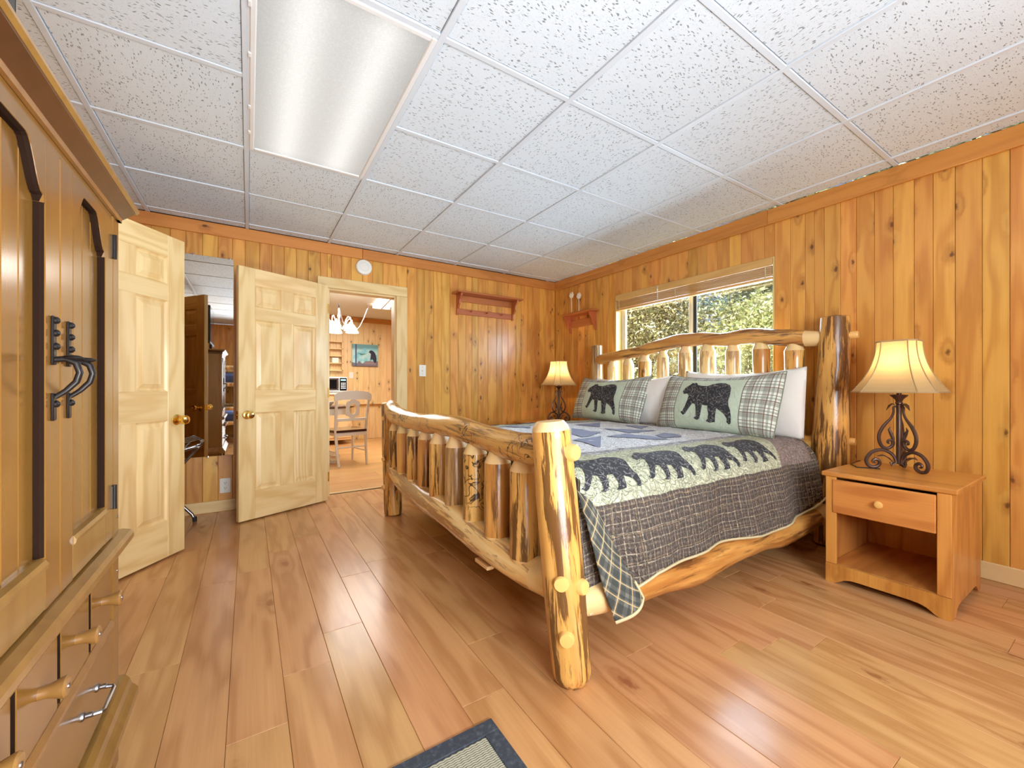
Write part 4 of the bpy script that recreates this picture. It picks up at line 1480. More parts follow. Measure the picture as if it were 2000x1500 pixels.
# ------------------------------------------------------------------ wardrobe (front faces +x)
wd = empty('wardrobe', (0, 0, 0), 'tall brown stained pine wardrobe with arched doors and iron pulls', 'wardrobe')
XW, WYa, WYb, WH = -3.453, -2.500, -3.292, 1.405
mw, mtm = M['wardrobe'], M['wardrobe_trim']
XB = -3.93
board('side_panel', wd, mw, (XB, WYa - .02, .0), (XW - .03, WYa, WH), 'z', .002)
board('side_panel', wd, mw, (XB, WYb, .0), (XW - .03, WYb + .02, WH), 'z', .002)
board('back_panel', wd, mw, (XB, WYb + .02, .1), (XB + .01, WYa - .02, WH), 'z', .001)
for a, b in ((WYa - .054, WYa), (WYb, WYb + .054)):
    board('corner_post', wd, mw, (XW - .032, a, 0), (XW, b, WH), 'z', .003)
board('top_panel', wd, mw, (XB, WYb, WH), (XW, WYa, WH + .012), 'y', .002)
board('floor_panel', wd, mw, (XB + .01, WYb + .02, .12), (XW - .03, WYa - .02, .135), 'y', .001)
board('middle_shelf', wd, mw, (XB + .01, WYb + .02, .56), (XW - .03, WYa - .02, .575), 'y', .001)
# cornice: frieze bead, sloped cove, top slab
cm = M['cornice']
board('frieze_rail', wd, mw, (XW - .02, WYb + .054, 1.388), (XW - .002, WYa - .054, WH), 'y', .001)
MB().prism([(XW - .02, WH), (XW + .005, WH + .0), (XW + .006, WH + .010), (XW + .003, WH + .016), (XW - .02, WH + .016)], WYb - .005, WYa + .005, 'xz').build('cornice_bead', mtm, wd)
cv = [(XW - .02, WH + .016), (XW + .003, WH + .016), (XW + .008, WH + .020), (XW + .020, WH + .030), (XW + .027, WH + .036), (XW + .027, WH + .04), (XW - .02, WH + .04)]
MB().prism(cv, WYb - .028, WYa + .028, 'xz').build('cornice_cove', cm, wd)
cv2 = [(WYa - .02, WH + .0), (WYa + .006, WH + .0), (WYa + .010, WH + .018), (WYa + .030, WH + .034), (WYa + .034, WH + .04), (WYa - .02, WH + .04)]
MB().prism(cv2, XB, XW + .005, 'yz').build('cornice_cove', cm, wd)
MB().prism([(XW - .04, WH + .04), (XW + .028, WH + .04), (XW + .033, WH + .046), (XW + .033, WH + .052), (XW + .028, WH + .056), (XW - .04, WH + .056)], WYb - .045, WYa + .045, 'xz').build('cornice_slab', mtm, wd)
board('cornice_slab', wd, mtm, (XB, WYb - .045, WH + .04), (XW - .04, WYa + .045, WH + .056), 'x', .003)

ARCH_S, ARCH_P = 1.293, 1.366


def wardrobe_door(ya, yb, hand):
    """ya is the far (right in the picture) edge, yb the near edge; hand: side the pull is on"""
    z0, z1 = .60, 1.388
    gap = .002
    ya, yb = ya - gap, yb + gap
    T = .022
    d = MB()
    st = .062
    yi0, yi1 = yb + st, ya - st
    # top rail with an arched lower edge, one outline
    prof = [(yi1, z1), (yi1, ARCH_S - .012)]
    n = 26
    prof += [(yi1 - .004, ARCH_S - .012)]
    for k in range(n + 1):
        s = k / n
        y = yi1 - .008 - (yi1 - yi0 - .016) * s
        e = min(s, 1 - s) * 2
        z = ARCH_S + (ARCH_P - ARCH_S) * (.5 - .5 * math.cos(PI * min(1, e / .62)))
        prof.append((y, z))
    prof += [(yi0 + .004, ARCH_S - .012), (yi0, ARCH_S - .012), (yi0, z1)]
    d.prism(prof, XW - T, XW, 'yz')
    o = d.build('door', mw, wd)
    board('door_stile', o, mw, (XW - T, yi1, z0), (XW, ya, z1), 'z', .002)
    board('door_stile', o, mw, (XW - T, yb, z0), (XW, yi0, z1), 'z', .002)
    # boards of the recessed panel
    kb = 4
    for q in range(kb):
        a = yi0 + (yi1 - yi0) * q / kb
        b = yi0 + (yi1 - yi0) * (q + 1) / kb
        board('panel_board', o, mw, (XW - T - .005, a + .0004, .672), (XW - .0135, b - .0004, 1.372), 'z', .002)
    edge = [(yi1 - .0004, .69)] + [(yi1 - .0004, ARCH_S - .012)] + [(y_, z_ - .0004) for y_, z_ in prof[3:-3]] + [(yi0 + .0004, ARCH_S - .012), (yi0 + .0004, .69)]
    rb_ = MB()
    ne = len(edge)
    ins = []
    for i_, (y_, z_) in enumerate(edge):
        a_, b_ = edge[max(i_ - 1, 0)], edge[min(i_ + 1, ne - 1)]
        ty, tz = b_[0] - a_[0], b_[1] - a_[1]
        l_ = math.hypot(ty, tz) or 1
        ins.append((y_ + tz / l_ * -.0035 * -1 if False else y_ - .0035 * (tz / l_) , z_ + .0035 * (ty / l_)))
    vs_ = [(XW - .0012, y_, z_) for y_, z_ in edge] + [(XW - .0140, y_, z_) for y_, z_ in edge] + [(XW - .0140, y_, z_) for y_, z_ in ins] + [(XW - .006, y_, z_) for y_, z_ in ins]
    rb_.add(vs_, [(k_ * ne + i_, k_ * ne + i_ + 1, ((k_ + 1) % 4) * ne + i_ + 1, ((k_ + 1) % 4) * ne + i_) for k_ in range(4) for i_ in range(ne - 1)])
    rb_.build('shadow_strip', M['recess_shadow'], o)  # dark ribbon paints the shade along the panel recess
    MB().prism([(XW - T, z0 + .004), (XW, z0 + .004), (XW, .668), (XW + .004, .672), (XW + .005, .679), (XW + .001, .686), (XW - .008, .689), (XW - T, .689)], yi0 + .001, yi1 - .001, 'xz').build('bottom_rail', mtm, o)
    yp = (ya - .034) if hand > 0 else (yb + .034)
    for zc, l in ((1.055, .085), (.94, .048)):
        h = MB().box((XW, yp - .008, zc - l / 2), (XW + .004, yp + .008, zc + l / 2), .002)
        for zk in ((1.09, 1.068, 1.045) if l > .06 else (.945,)):
            h.lathe([(.006, -.001), (.0062, .003), (.003, .0058), (.0005, .0062)], 10, (XW + .004, yp, zk), 'x')
        h.build('pull_plate', M['black_iron'], o, smooth=True)
    pts = [(XW + .003, yp, 1.022), (XW + .018, yp, 1.024), (XW + .030, yp, 1.016), (XW + .034, yp, 1.000), (XW + .030, yp, .984), (XW + .017, yp, .968), (XW + .004, yp, .957)]
    MB().tube(pts, [.005, .006, .0055, .005, .005, .0045, .004], 10).build('pull', M['black_iron'], o, smooth=True)
    MB().lathe([(.001, -.014), (.008, -.008), (.010, 0), (.008, .010), (.001, .016)], 12, (XW + .024, yp, 1.026), 'x', sy=.5).build('thumb_rest', M['black_iron'], o, smooth=True)
    hy = yb if hand > 0 else ya
    for zc in (1.325, .70):
        hb = MB().box((XW - .001, hy - .006, zc - .028), (XW + .0025, hy + .004, zc + .028), .001)
        hb.lathe([(.004, -.03), (.004, .03)], 10, (XW + .004, hy, zc))
        hb.build('hinge', M['black_iron'], o)
    return o


wardrobe_door(WYa - .054, (WYa + WYb) / 2, -1)
wardrobe_door((WYa + WYb) / 2, WYb + .054, 1)
# ledge
MB().prism([(XW - .03, .556), (XW + .008, .556), (XW + .020, .563), (XW + .026, .574), (XW + .026, .586), (XW + .020, .594), (XW + .004, .598), (XW - .03, .598)], WYb - .022, WYa + .022, 'xz').build('waist_ledge', mtm, wd)
# small drawers
dw = (WYa - WYb - .108) / 4
for k in range(4):
    a, b = WYb + .054 + dw * k + .008, WYb + .054 + dw * (k + 1) - .008
    dr = board('drawer', wd, mw, (XW - .018, a, .400), (XW - .001, b, .552), 'y', .002)
    kn = MB().lathe([(.010, 0), (.010, .008), (.012, .016), (.016, .026), (.0170, .031), (.014, .034), (.001, .0345)], 18).build('knob', mtm, dr, smooth=True)
    kn.location = (.0085, .0, .0)
    kn.rotation_euler = (0, PI / 2, 0)
    sc = MB().lathe([(.004, .034), (.004, .0355), (.001, .036)], 8).build('screw', M['steel'], dr)
    sc.location = (.0085, 0, 0)
    sc.rotation_euler = (0, PI / 2, 0)
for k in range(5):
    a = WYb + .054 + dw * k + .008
    MB().box((XW - .018, a - .0012, .402), (XW - .002, a - .0002, .550)).build('shadow_strip', M['recess_shadow'], wd)  # dark strips paint shade into the gaps beside the drawers
board('drawer_box', wd, M['dark_gap'], (XW - .24, WYb + .03, .145), (XW - .0185, WYa - .03, .555), 'y', 0)
# wide lower drawer with two bail pulls
dr = board('drawer', wd, mw, (XW - .018, WYb + .057, .215), (XW, WYa - .057, .372), 'y', .002)
MB().prism([(XW - .018, .376), (XW + .002, .376), (XW + .005, .380), (XW + .004, .386), (XW - .004, .394), (XW - .018, .396)], WYb + .056, WYa - .056, 'xz').build('divider_rail', mtm, wd)
for yc in (-2.735, -3.06):
    h = MB().tube([(XW - .001, yc + .048, .303), (XW + .012, yc + .048, .302), (XW + .028, yc + .044, .300), (XW + .031, yc + .038, .298), (XW + .031, yc - .038, .298), (XW + .028, yc - .044, .300), (XW + .012, yc - .048, .302), (XW - .001, yc - .048, .303)], .0042, 8)
    for s in (-1, 1):
        h.lathe([(.009, 0), (.008, .004), (.005, .006), (.0055, .016), (.004, .018)], 12, (XW, yc + s * .048, .303), 'x')
    b_ = h.build('bail_pull', M['steel'], None, smooth=True)
    b_.parent = dr
    b_.matrix_parent_inverse = (Matrix.Translation(dr.location) @ dr.rotation_euler.to_matrix().to_4x4()).inverted()
MB().prism([(XW - .03, .135), (XW + .030, .135), (XW + .033, .142), (XW + .033, .160), (XW + .026, .170), (XW + .020, .176), (XW + .016, .190), (XW + .006, .204), (XW - .03, .206)], WYb - .03, WYa + .032, 'xz').build('base_moulding', mtm, wd)
MB().prism([(WYa - .03, .135), (WYa + .030, .135), (WYa + .032, .160), (WYa + .016, .190), (WYa + .004, .206), (WYa - .03, .206)], XB, XW - .03, 'yz').build('base_moulding', mtm, wd)
board('toe_board', wd, M['dark_gap'], (XW - .10, WYb + .03, .02), (XW - .09, WYa - .03, .14), 'y', 0)
# screw holes on the corner post
for zc in (.64, .44, .50):
    MB().lathe([(.004, 0), (.004, .001), (.001, .0012)], 8, (XW, WYa - .012, zc), 'x').build('screw_cap', M['steel'], wd)

# television standing on the wardrobe, seen in the mirror
tv = empty('television', (-3.60, -3.0, WH + .057), 'black flat television standing on top of the wardrobe', 'television')
MB().box((-.014, -.36, .09), (.014, .36, .58), .006).build('housing', M['rubber'], tv)
MB().box((.0141, -.345, .11), (.0155, .345, .565)).build('screen', M['screen'], tv)
MB().box((-.07, -.16, 0), (.08, .16, .012), .004).build('stand_foot', M['rubber'], tv)
MB().box((-.018, -.03, .01), (.012, .03, .11), .003).build('stand_neck', M['rubber'], tv)

# bunk bed at the rear of the room, glimpsed in the mirror
bk = empty('bunk_bed', (-3.57, -5.25, 0), 'log bunk bed at the rear of the room, glimpsed in the mirror', 'bed')
for sx in (-.30, .30):
    for sy in (-.95, .95):
        MB().lathe([(.045, 0), (.05, .02), (.05, 1.48), (.04, 1.5)], 16, (sx, sy, 0)).build('post', M['log_pale'], bk, smooth=True)
    for z in (.38, 1.02, 1.30):
        MB().tube([(sx, -.95, z), (sx, 0, z - .01), (sx, .95, z)], .036, 12).build('side_rail', M['log_pale'], bk, smooth=True)
for sy in (-.95, .95):
    for z in (.38, .62, 1.02, 1.30):
        MB().tube([(-.30, sy, z), (.30, sy, z)], .032, 12).build('end_rail', M['log_pale'], bk, smooth=True)
M['blue_cloth'] = plain('blue_bedspread_cloth', (70, 92, 150), .9)
for z, lab in ((1.04, 'blue bedspread on the upper bunk of the log bunk bed'), (.40, 'blue bedspread on the lower bunk of the log bunk bed')):
    o_ = MB().box((-3.83, -6.15, z), (-3.31, -4.35, z + .17), .05).build('bedspread', M['blue_cloth'], smooth=True)
    tag(o_, lab, 'bedding')

# ------------------------------------------------------------------ luggage rack behind the open door
lr = empty('luggage_rack', (-3.735, -.34, 0), 'folding chrome luggage rack behind the open door nearest the wardrobe', 'luggage rack', math.radians(77))
for s, xo in ((1, .0), (-1, .016)):
    pts = []
    for sx in (-1, 1):
        L = [(sx * (.205 - xo), s * .20, .012), (sx * (.205 - xo), s * .185, .05), (sx * (.205 - xo), 0, .27), (sx * (.205 - xo), -s * .19, .50), (sx * (.205 - xo), -s * .205, .53)]
        pts.append(L)
    path = pts[0] + [(-.19 + xo, -s * .21, .545), (.19 - xo, -s * .21, .545)] + pts[1][::-1]
    MB().tube(path, .0105, 12).build('leg_frame', M['steel'], lr, smooth=True)
for sx in (-1, 1):
    for s in (-1, 1):
        MB().lathe([(.0135, 0), (.0135, .03), (.011, .034)], 12).build('foot_cap', M['rubber'], lr, (sx * (.205 - (.016 if s < 0 else 0)), s * .2, 0), smooth=True)
        MB().tube([(sx * .175, s * .21, .545), (sx * .225, s * .21, .545)], .0125, 12).build('corner_cap', M['chrome'], lr, smooth=True)
for sx in (-.15, -.05, .05, .15):
    MB().grid(lambda u, v, c=sx: (c - .018 + .036 * u, -.215 + .43 * v, .556 - .035 * math.sin(PI * v)), 3, 16).build('strap', M['strap'], lr, smooth='all').modifiers.new('t', 'SOLIDIFY').thickness = .003

# ------------------------------------------------------------------ kitchen beyond the doorway
KC = 2.285
KX0, KX1, KY = -4.6, .6, 4.07
kw = structure('wall_far', 'pale knotty pine kitchen wall seen through the doorway', 'wall', (0, KY, 0))
planks(kw, M['kitchen_wall'], seq(-2.9, .0, .085, .115) + [KX1], 0, KC)
MB().box((KX0, .014, 0), (KX1, .1, KC)).build('backing', M['backing'], kw)
planks(kw, M['kitchen_wall'], [KX0, -3.6, -2.9], 0, KC)
board('crown_board', kw, M['trimwood'], (KX0, -.018, KC - .095), (KX1, 0, KC), 'x', .003)
board('rail_board', kw, M['kitchen_wall'], (-1.60, -.06, .655), (KX1, 0, .680), 'x', .004)
kl = structure('wall_far_left', 'left wall of the kitchen', 'wall', (KX0, 0, 0), PI / 2)
planks(kl, M['kitchen_wall'], seq(.1, KY, .16, .2), 0, KC)
MB().box((.1, .014, 0), (KY, .1, KC)).build('backing', M['backing'], kl)
kr = structure('wall_far_right', 'right wall of the kitchen', 'wall', (KX1, 0, 0), -PI / 2)
planks(kr, M['kitchen_wall'], seq(-KY, -.1, .16, .2), 0, KC)
MB().box((-KY, .014, 0), (-.1, .1, KC)).build('backing', M['backing'], kr)
kf = structure('floor', 'pale wood laminate floor of the kitchen', 'floor')
y = .115
while y < KY:
    x = KX0 - random.uniform(0, 1.0)
    while x < KX1:
        a, b = max(x, KX0), min(x + 1.2, KX1)
        if b - a > .05:
            board('floor_plank', kf, M['kitchen_floor'], (a + .0005, y + .0005, -.012), (b - .0005, min(y + .19, KY) - .0005, random.uniform(-.0004, 0)), 'x', .0012)
        x += 1.2
    y += .19
MB().box((KX0, .09, -.08), (KX1, KY + .1, -.0125)).build('subfloor', M['dark_gap'], kf)
kc = structure('ceiling', 'white plaster kitchen ceiling', 'ceiling')
MB().box((KX0, .1, KC), (KX1, KY + .1, KC + .1)).build('plaster', M['plaster'], kc)
board('beam', kc, M['plaster'], (KX0, .1, CEIL - .02), (KX1, .16, KC), 'x', 0)

kcl = empty('fluorescent_light', (-1.44, 2.12, KC - .001), 'bright wraparound fluorescent light on the kitchen ceiling', 'ceiling light', math.radians(-6))
MB().prism([(-.13, 0), (-.125, -.035), (-.09, -.055), (.09, -.055), (.125, -.035), (.13, 0)], -.58, .58, 'xz').build('diffuser', glow('fluorescent_diffuser', (255, 252, 244), 3.2), kcl)
for y in (-.6, .58):
    MB().box((-.14, y, -.06), (.14, y + .02, 0), .004).build('end_cap', M['white_metal'], kcl)
MB().box((-.012, -.58, -.058), (.012, .58, -.054)).build('centre_rib', M['white_metal'], kcl)
lamp('kitchen_light', 'AREA', (-1.9, 2.0, KC - .08), (0, 0, 0), 84, (1.0, .96, .90), shape='RECTANGLE', size=2.0, size_y=2.0)

# chandelier on a swagged cord
ch = empty('chandelier', (-2.12, 2.1, 1.80), 'cream chandelier with frosted bell shades over the kitchen table', 'chandelier')
MB().lathe([(.004, .27), (.012, .25), (.010, .20), (.022, .16), (.012, .12), (.016, .06), (.034, .02), (.020, -.03), (.008, -.06), (.001, -.07)], 16).build('column', M['white_paint'], ch, smooth=True)
gs = glow('frosted_shade', (255, 250, 236), 2.2)
for k in range(5):
    a = k * 2 * PI / 5 + .35
    def P(r, z):
        return (r * math.cos(a), r * math.sin(a), z)
    ar = MB().tube([P(.015, .02), P(.05, -.02), P(.10, .03), P(.12, .10), (.155 * math.cos(a), .155 * math.sin(a), .14), P(.195, .125), P(.205, .08), P(.20, .05)], .0075, 8).build('arm', M['white_paint'], ch, smooth=True)
    MB().lathe([(.018, .06), (.022, .045), (.04, .03), (.062, 0), (.082, -.035), (.088, -.055)], 20, (.20 * math.cos(a), .20 * math.sin(a), 0), cap=False).build('glass_shade', gs, ar, smooth=True)
hk = Vector((-1.567 + 2.12, 2.679 - 2.1, KC - 1.80 - .01))
sw = [Vector((0, 0, .27)), Vector((.06, .06, .10)), Vector((.16, .17, -.01)), Vector((.27, .28, .00)), Vector((.36, .38, .09)), Vector((.44, .46, .24)), Vector((.50, .53, .38)), hk]
MB().tube(sw, .006, 8).build('swag_cord', M['steel'], ch, smooth=True)
MB().lathe([(.06, 0), (.058, -.012), (.02, -.03), (.008, -.035)], 18, tuple(hk + Vector((0, 0, .012)))).build('canopy', M['white_paint'], ch, smooth=True)
MB().lathe([(.006, .27), (.012, .30), (.006, .33)], 10).build('loop', M['black_iron'], ch, smooth=True)

# kitchen wall things
pc = empty('bear_picture', (-1.322, KY - .002, 1.575), 'canvas print of a black bear on a rock, blue background, on the kitchen wall', 'picture')


def picture_mat():
    a = NT('painted_canvas')
    tc = a.n('TexCoord').outputs['Object']
    x, y, z = a.xyz(tc)
    n = a.noise(tc, 11.0, 4.0).outputs['Fac']
    c = a.mix(a.step(n, .35, .6), lin(120, 200, 216), lin(186, 222, 226))
    c = a.mix(a.step(a.math('ADD', z, a.math('MULTIPLY', n, .1)), .14, .20), c, lin(110, 160, 170))
    rock = a.math('ADD', z, a.math('MULTIPLY', a.math('SUBTRACT', n, .5), .2))
    c = a.mix(a.math('SUBTRACT', 1.0, a.step(rock, -.15, -.11)), c, lin(120, 112, 126))
    tr = a.math('SUBTRACT', 1.0, a.step(a.math('ABSOLUTE', a.math('ADD', x, .165)), .010, .016))
    c = a.mix(tr, c, lin(74, 88, 112))
    return a.out(col=c, rough=.7)


MB().box((-.235, -.03, -.205), (.235, 0, .205), .003).build('canvas', picture_mat(), pc)
sit = [(.07, .07), (.085, .092), (.11, .10), (.125, .095), (.15, .085), (.18, .05), (.20, 0), (.21, -.06), (.205, -.12), (.185, -.14), (.165, -.13), (.15, -.09), (.13, -.07), (.115, -.075), (.10, -.10), (.095, -.06), (.10, -.02), (.105, .03), (.09, .045), (.072, .052)]
MB().prism(sit, -.0335, -.0305, 'xz').build('bear_figure', plain('black_paint', (48, 48, 66), .7), pc)
MB().prism([(-.02, -.17), (.0, -.135), (.05, -.105), (.10, -.10), (.15, -.12), (.19, -.15), (.20, -.175)], -.0325, -.0303, 'xz').build('rock', plain('rock_paint', (150, 132, 136), .8), pc)
MB().prism([(-.14, .04), (-.06, .03), (.03, .035), (-.02, .012), (-.07, .0)], -.0325, -.0303, 'xz').build('bough', plain('bough_paint', (86, 140, 128), .8), pc)

switch('light_switch', (-1.565, KY - .001, 1.197), 'white light switch on the kitchen wall under the bear picture')

cu = empty('cubby_shelf', (-1.90, KY - .001, 1.53), 'pale pine cubby shelf on the kitchen wall', 'shelf')
km = M['kitchen_wall']
for x in (-.19, -.075, .155):
    board('upright', cu, km, (x, -.10, -.26), (x + .02, 0, .28), 'z', .002)
for z in (-.26, -.13, .0, .13, .26):
    board('cubby_board', cu, km, (-.19, -.10, z), (.175, 0, z + .018), 'x', .002)
MB().box((-.055, -.06, .0), (.055, -.05, .088), .002).build('note', M['white_plastic']).parent = None
no = bpy.data.objects[[o.name for o in bpy.data.objects if o.name.startswith('note')][-1]]
no.location = (-1.85, KY - .01, 1.53 - .112)
no.name = 'framed_card'
tag(no, 'small white card standing in the pine cubby shelf', 'card')

ct = empty('kitchen_counter', (-2.30, KY - .325, 0), 'pale counter under the microwave at the kitchen wall', 'counter')
board('cabinet_body', ct, km, (-.60, -.28, .08), (.62, .30, .85), 'z', .003)
board('countertop', ct, M['white_paint'], (-.62, -.31, .85), (.64, .305, .885), 'x', .006)
for x in (-.58, -.18, .22):
    dd = board('cabinet_door', ct, km, (x, -.297, .12), (x + .38, -.281, .82), 'z', .004)
mwv = empty('microwave', (-1.95, KY - .22, .886), 'silver microwave with a dark door on the kitchen counter', 'microwave')
MB().box((-.24, -.18, .01), (.24, .18, .27), .006).build('housing', M['white_metal'], mwv)
MB().box((-.22, -.188, .035), (.10, -.181, .245), .004).build('door', M['chrome'], mwv)
MB().box((-.20, -.1895, .06), (.065, -.188, .22), .0).build('window', M['screen'], mwv)
MB().box((.115, -.187, .03), (.23, -.181, .25), .003).build('control_panel', M['screen'], mwv)
MB().box((.13, -.1885, .20), (.215, -.187, .23)).build('display', glow('display_glow', (150, 190, 200), .5), mwv)
for r in range(4):
    for q in range(3):
        MB().box((.135 + q * .028, -.1885, .06 + r * .03), (.155 + q * .028, -.187, .08 + r * .03), .0005).build('button', M['grid'], mwv)
MB().tube([(.09, -.19, .06), (.09, -.205, .07), (.09, -.205, .21), (.09, -.19, .22)], .006, 8).build('handle', M['chrome'], mwv, smooth=True)

# table
tb = empty('pedestal_table', (-2.45, 2.05, 0), 'white pedestal table with a dark round top in the kitchen', 'table')
MB().lathe([(.50, 0), (.52, .006), (.525, .018), (.52, .028), (.50, .032)], 48, (0, 0, .70)).build('table_top', M['dark_top'], tb, smooth=True)
MB().lathe([(.48, .62), (.48, .70)], 40).build('apron', M['white_paint'], tb, smooth=True)
MB().lathe([(.10, .10), (.11, .14), (.07, .18), (.055, .25), (.08, .36), (.075, .46), (.05, .52), (.09, .58), (.16, .62)], 24).build('pedestal', M['white_paint'], tb, smooth=True)
for k in range(4):
    a = k * PI / 2 + .55
    w = MB()
    pr = [(.05, .10), (.05, .20), (.16, .17), (.30, .06), (.40, .035), (.42, .0), (.36, .0), (.28, .02), (.14, .09)]
    w.prism(pr, -.03, .03, 'xz')
    w.build('pedestal_foot', M['white_paint'], tb, rot=(0, 0, a))


def chair(loc, rz, label):
    """back along local y = 0, seat towards +y"""
    o = empty('dining_chair', loc, label, 'chair', rz, 'cream kitchen chairs')
    m = M['white_paint']
    for sx in (-1, 1):
        MB().tube([(sx * .175, -.045, 0), (sx * .185, .0, .22), (sx * .19, .012, .43), (sx * .195, -.008, .62), (sx * .205, -.05, .86)], [.014, .017, .02, .018, .016], 10).build('back_post', m, o, smooth=True)
        MB().tube([(sx * .18, .385, 0), (sx * .18, .38, .25), (sx * .18, .375, .41)], [.013, .017, .021], 10).build('front_leg', m, o, smooth=True)
        MB().tube([(sx * .18, .01, .17), (sx * .18, .38, .17)], .009, 8).build('stretcher', m, o, smooth=True)
    MB().tube([(-.18, -.005, .23), (.18, -.005, .23)], .010, 8).build('stretcher', m, o, smooth=True)
    board('seat_rail', o, m, (-.19, -.01, .37), (.19, .39, .415), 'x', .006)
    MB().prism([(-.19, -.012), (.19, -.012), (.215, .12), (.225, .40), (.20, .43), (-.20, .43), (-.225, .40), (-.215, .12)], .416, .444, 'xy').build('seat', M['dark_top'], o)
    cr = [(-.225, .80), (-.235, .84), (-.23, .885), (-.19, .915), (-.1, .928), (0, .932), (.1, .928), (.19, .915), (.23, .885), (.235, .84), (.225, .80), (.19, .815), (.10, .822), (0, .824), (-.10, .822), (-.19, .815)]
    w = MB().prism(cr, -.062, -.040, 'xz')
    w.build('crest_rail', m, o)
    board('back_rail', o, m, (-.19, -.022, .555), (.19, -.002, .592), 'x', .004)
    n = 40
    outer, inner = [], []
    for k in range(n):
        t = 2 * PI * k / n
        hw = .072 + .02 * math.cos(2 * t)
        zz = .71 + .125 * math.sin(t)
        ww = (.085 if abs(math.sin(t)) < .75 else .055)
        outer.append((ww * math.copysign(min(1, abs(math.cos(t)) * 1.25), math.cos(t)), zz))
        inner.append((.045 * math.cos(t), .705 + .066 * math.sin(t)))
    vs, fs = [], []
    tilt = lambda z: -.008 - (z - .58) * .16
    for ring in (outer, inner):
        for dy in (0, -.014):
            vs += [(x, tilt(z) + dy, z) for x, z in ring]
    for k in range(n):
        j = (k + 1) % n
        fs += [(k, j, 2 * n + j, 2 * n + k), (n + j, n + k, 3 * n + k, 3 * n + j), (j, k, n + k, n + j), (2 * n + k, 2 * n + j, 3 * n + j, 3 * n + k)]
    MB().add(vs, fs).build('splat', m, o)
    return o


chair((-2.085, 1.44, 0), math.radians(12), 'cream dining chair with an oval cut-out back, facing away in the doorway')
chair((-2.62, 2.72, 0), math.radians(190), 'cream dining chair on the far side of the kitchen table')
for x, y, lab in ((-2.30, 1.86, 'white bowl on the near edge of the dark kitchen table'), (-2.42, 2.22, 'white bowl at the middle of the dark kitchen table')):
    b = MB().lathe([(.03, 0), (.05, .008), (.075, .04), (.08, .055), (.074, .055), (.046, .012), (.001, .008)], 24).build('bowl', M['white_plastic'], None, (x, y, .7325), smooth=True)
    tag(b, lab, 'bowl', 'bowls on the kitchen table')

# ------------------------------------------------------------------ outside the window
rng = np.random.default_rng(5)


def leaf_mesh(name, centers, size, mat, parent, aspect=.45, flat=0.0, droop=None):
    n = len(centers)
    a = rng.normal(size=(n, 3))
    a[:, 2] *= (1 - flat)
    a /= np.linalg.norm(a, axis=1)[:, None]
    b = rng.normal(size=(n, 3))
    b = np.cross(a, b)
    b /= np.linalg.norm(b, axis=1)[:, None]
    s = size * rng.uniform(.6, 1.3, n)[:, None]
    P = np.stack([centers - a * s, centers + b * s * aspect, centers + a * s, centers - b * s * aspect], 1).reshape(-1, 3)
    F = np.arange(4 * n).reshape(n, 4)
    me = bpy.data.meshes.new(name)
    me.vertices.add(4 * n)
    me.vertices.foreach_set('co', P.astype(np.float32).ravel())
    me.loops.add(4 * n)
    me.loops.foreach_set('vertex_index', F.ravel().astype(np.int32))
    me.polygons.add(n)
    me.polygons.foreach_set('loop_start', (np.arange(n) * 4).astype(np.int32))
    me.update()
    me.validate()
    me.materials.append(mat)
    o = bpy.data.objects.new(name, me)
    COL.objects.link(o)
    o.parent = parent
    o['kind'] = 'stuff'
    return o


bark = plain('grey_bark', (110, 92, 76), .9)


def bush(loc, r, h, n, size, mat, label):
    o = empty('leafy_shrub', loc, label, 'shrub')
    st = MB()
    tips = []
    for k in range(9):
        a = k * 2.4
        q = .25 + .5 * rng.random()
        tip = (r * q * math.cos(a), r * q * math.sin(a), h * (.55 + .35 * rng.random()))
        st.tube([(.03 * math.cos(a), .03 * math.sin(a), 0), (tip[0] * .4, tip[1] * .4, tip[2] * .5), tip], [.03, .02, .006], 6)
        tips.append(tip)
    st.build('stems', bark, o, smooth=True)
    nc = 46
    cc = []
    for k in range(nc):
        v = rng.normal(size=3)
        v /= np.linalg.norm(v)
        cc.append((v[0] * r * .8, v[1] * r * .8, h * .5 + v[2] * h * .44))
    cc = np.array(cc)
    idx = rng.integers(0, nc, n)
    C_ = cc[idx] + rng.normal(size=(n, 3)) * np.array([r * .17, r * .17, h * .09])
    C_ = C_[C_[:, 2] > .05]
    leaf_mesh('leaves', C_, size, mat, o)
    return o


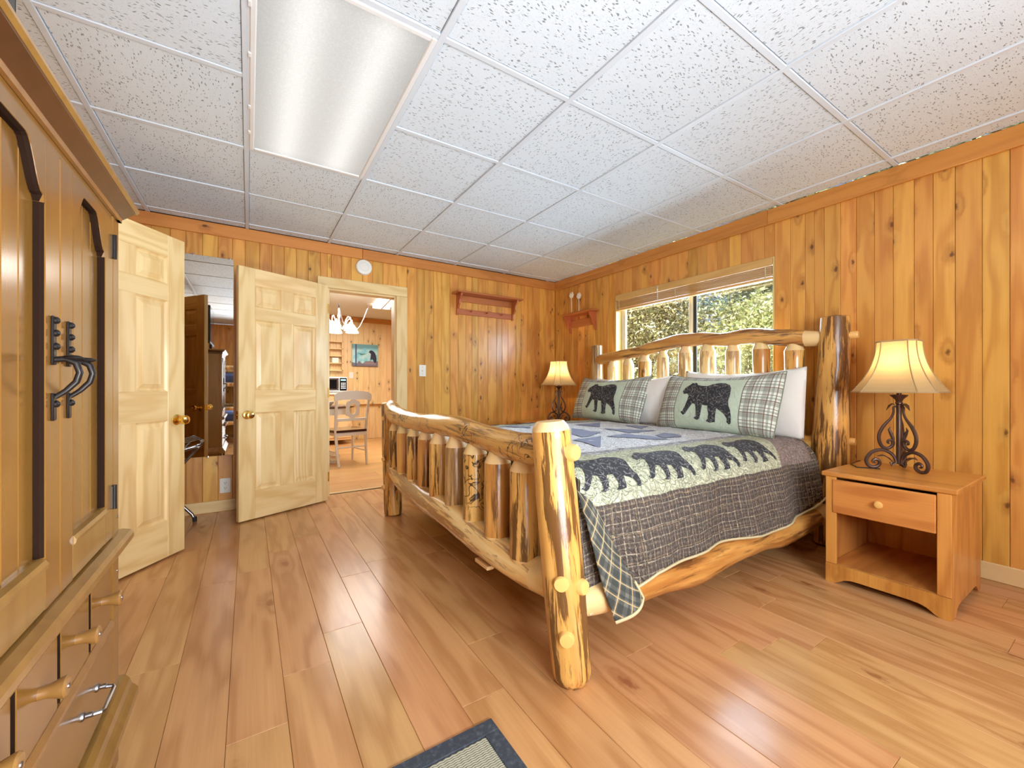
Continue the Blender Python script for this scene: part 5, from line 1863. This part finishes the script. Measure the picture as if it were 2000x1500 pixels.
def conifer(loc, h, r, n, mat, label, z0=.3):
    o = empty('conifer_tree', loc, label, 'tree')
    MB().tube([(0, 0, 0), (.05, 0, h * .5), (0, 0, h)], [.02 * h, .012 * h, .02], 10).build('trunk', bark, o, smooth=True)
    br = []
    nb = 110
    w = MB()
    for k in range(nb):
        z = z0 + (h - z0) * (k / nb) ** 1.1
        L = r * (1 - z / h) ** .75 * rng.uniform(.75, 1.15)
        a = rng.uniform(0, 2 * PI)
        tip = np.array([L * math.cos(a), L * math.sin(a), z - .22 * L])
        w.tube([(0, 0, z), tuple(tip * np.array([.5, .5, 1]) + np.array([0, 0, .08 * L])), tuple(tip)], [.02, .012, .004], 5)
        br.append((np.array([0, 0, z]), tip, L))
    w.build('branches', bark, o)
    pts = []
    per = n // nb
    for p0, p1, L in br:
        t = rng.uniform(.15, 1, per) ** .8
        c = p0[None] * (1 - t[:, None]) + p1[None] * t[:, None]
        c[:, 2] += .10 * L * np.sin(PI * t)
        c += rng.normal(size=(per, 3)) * np.array([.14, .14, .07]) * (.4 + .5 * L)
        pts.append(c)
    leaf_mesh('needles', np.concatenate(pts), .07, mat, o, aspect=.28, flat=.5)
    return o


gr = bpy.data.objects
ground = MB().grid(lambda u, v: (.2 + 30 * u, -14 + 40 * v, -.25 + 2.2 * u * u + .15 * noise.noise(Vector((u * 9, v * 9, 0)))), 30, 30).build('ground', plain('forest_floor', (128, 112, 78), .95), smooth='all')
ground['kind'] = 'structure'
tag(ground, 'leaf littered ground outside the window', 'ground')
fA = foliage_mat('olive_leaves', (92, 98, 56), (170, 160, 108), (240, 234, 208))
fB = foliage_mat('sunlit_green_leaves', (128, 140, 78), (186, 186, 124), (240, 236, 200))
fC = foliage_mat('dark_conifer_needles', (104, 128, 104), (136, 156, 126), (190, 200, 166))
fD = foliage_mat('yellow_green_needles', (150, 158, 104), (188, 188, 134), (232, 228, 188))
bush((2.6, 1.15, -.2), 1.35, 3.3, 42000, .036, fA, 'large olive leaved shrub outside the left window pane')
bush((3.6, -.9, -.2), 1.2, 2.4, 26000, .034, fB, 'bright green shrub outside the right window pane, lower than the olive one')
bush((4.6, 3.2, -.1), 1.6, 3.8, 20000, .05, fB, 'bright green shrub far left behind the olive one')
conifer((5.6, -.2, 0), 7.5, 2.3, 40000, fD, 'yellow-green conifer in the middle of the window view', z0=.5)
conifer((6.6, -1.9, 0), 9.5, 2.6, 40000, fC, 'dark conifer at the right of the window view', z0=1.6)
conifer((9.0, 1.9, .1), 10.0, 3.0, 30000, fC, 'dark conifer further back behind the olive shrub', z0=.5)
conifer((10.5, -3.4, .2), 11.0, 3.2, 30000, fD, 'yellow-green conifer furthest back at the right', z0=.5)
conifer((12.5, .2, .3), 12.0, 3.5, 30000, fC, 'tall dark conifer furthest back in the middle', z0=.5)
conifer((8.5, 5.0, .1), 9.0, 3.0, 24000, fD, 'yellow-green conifer far back at the left', z0=.5)
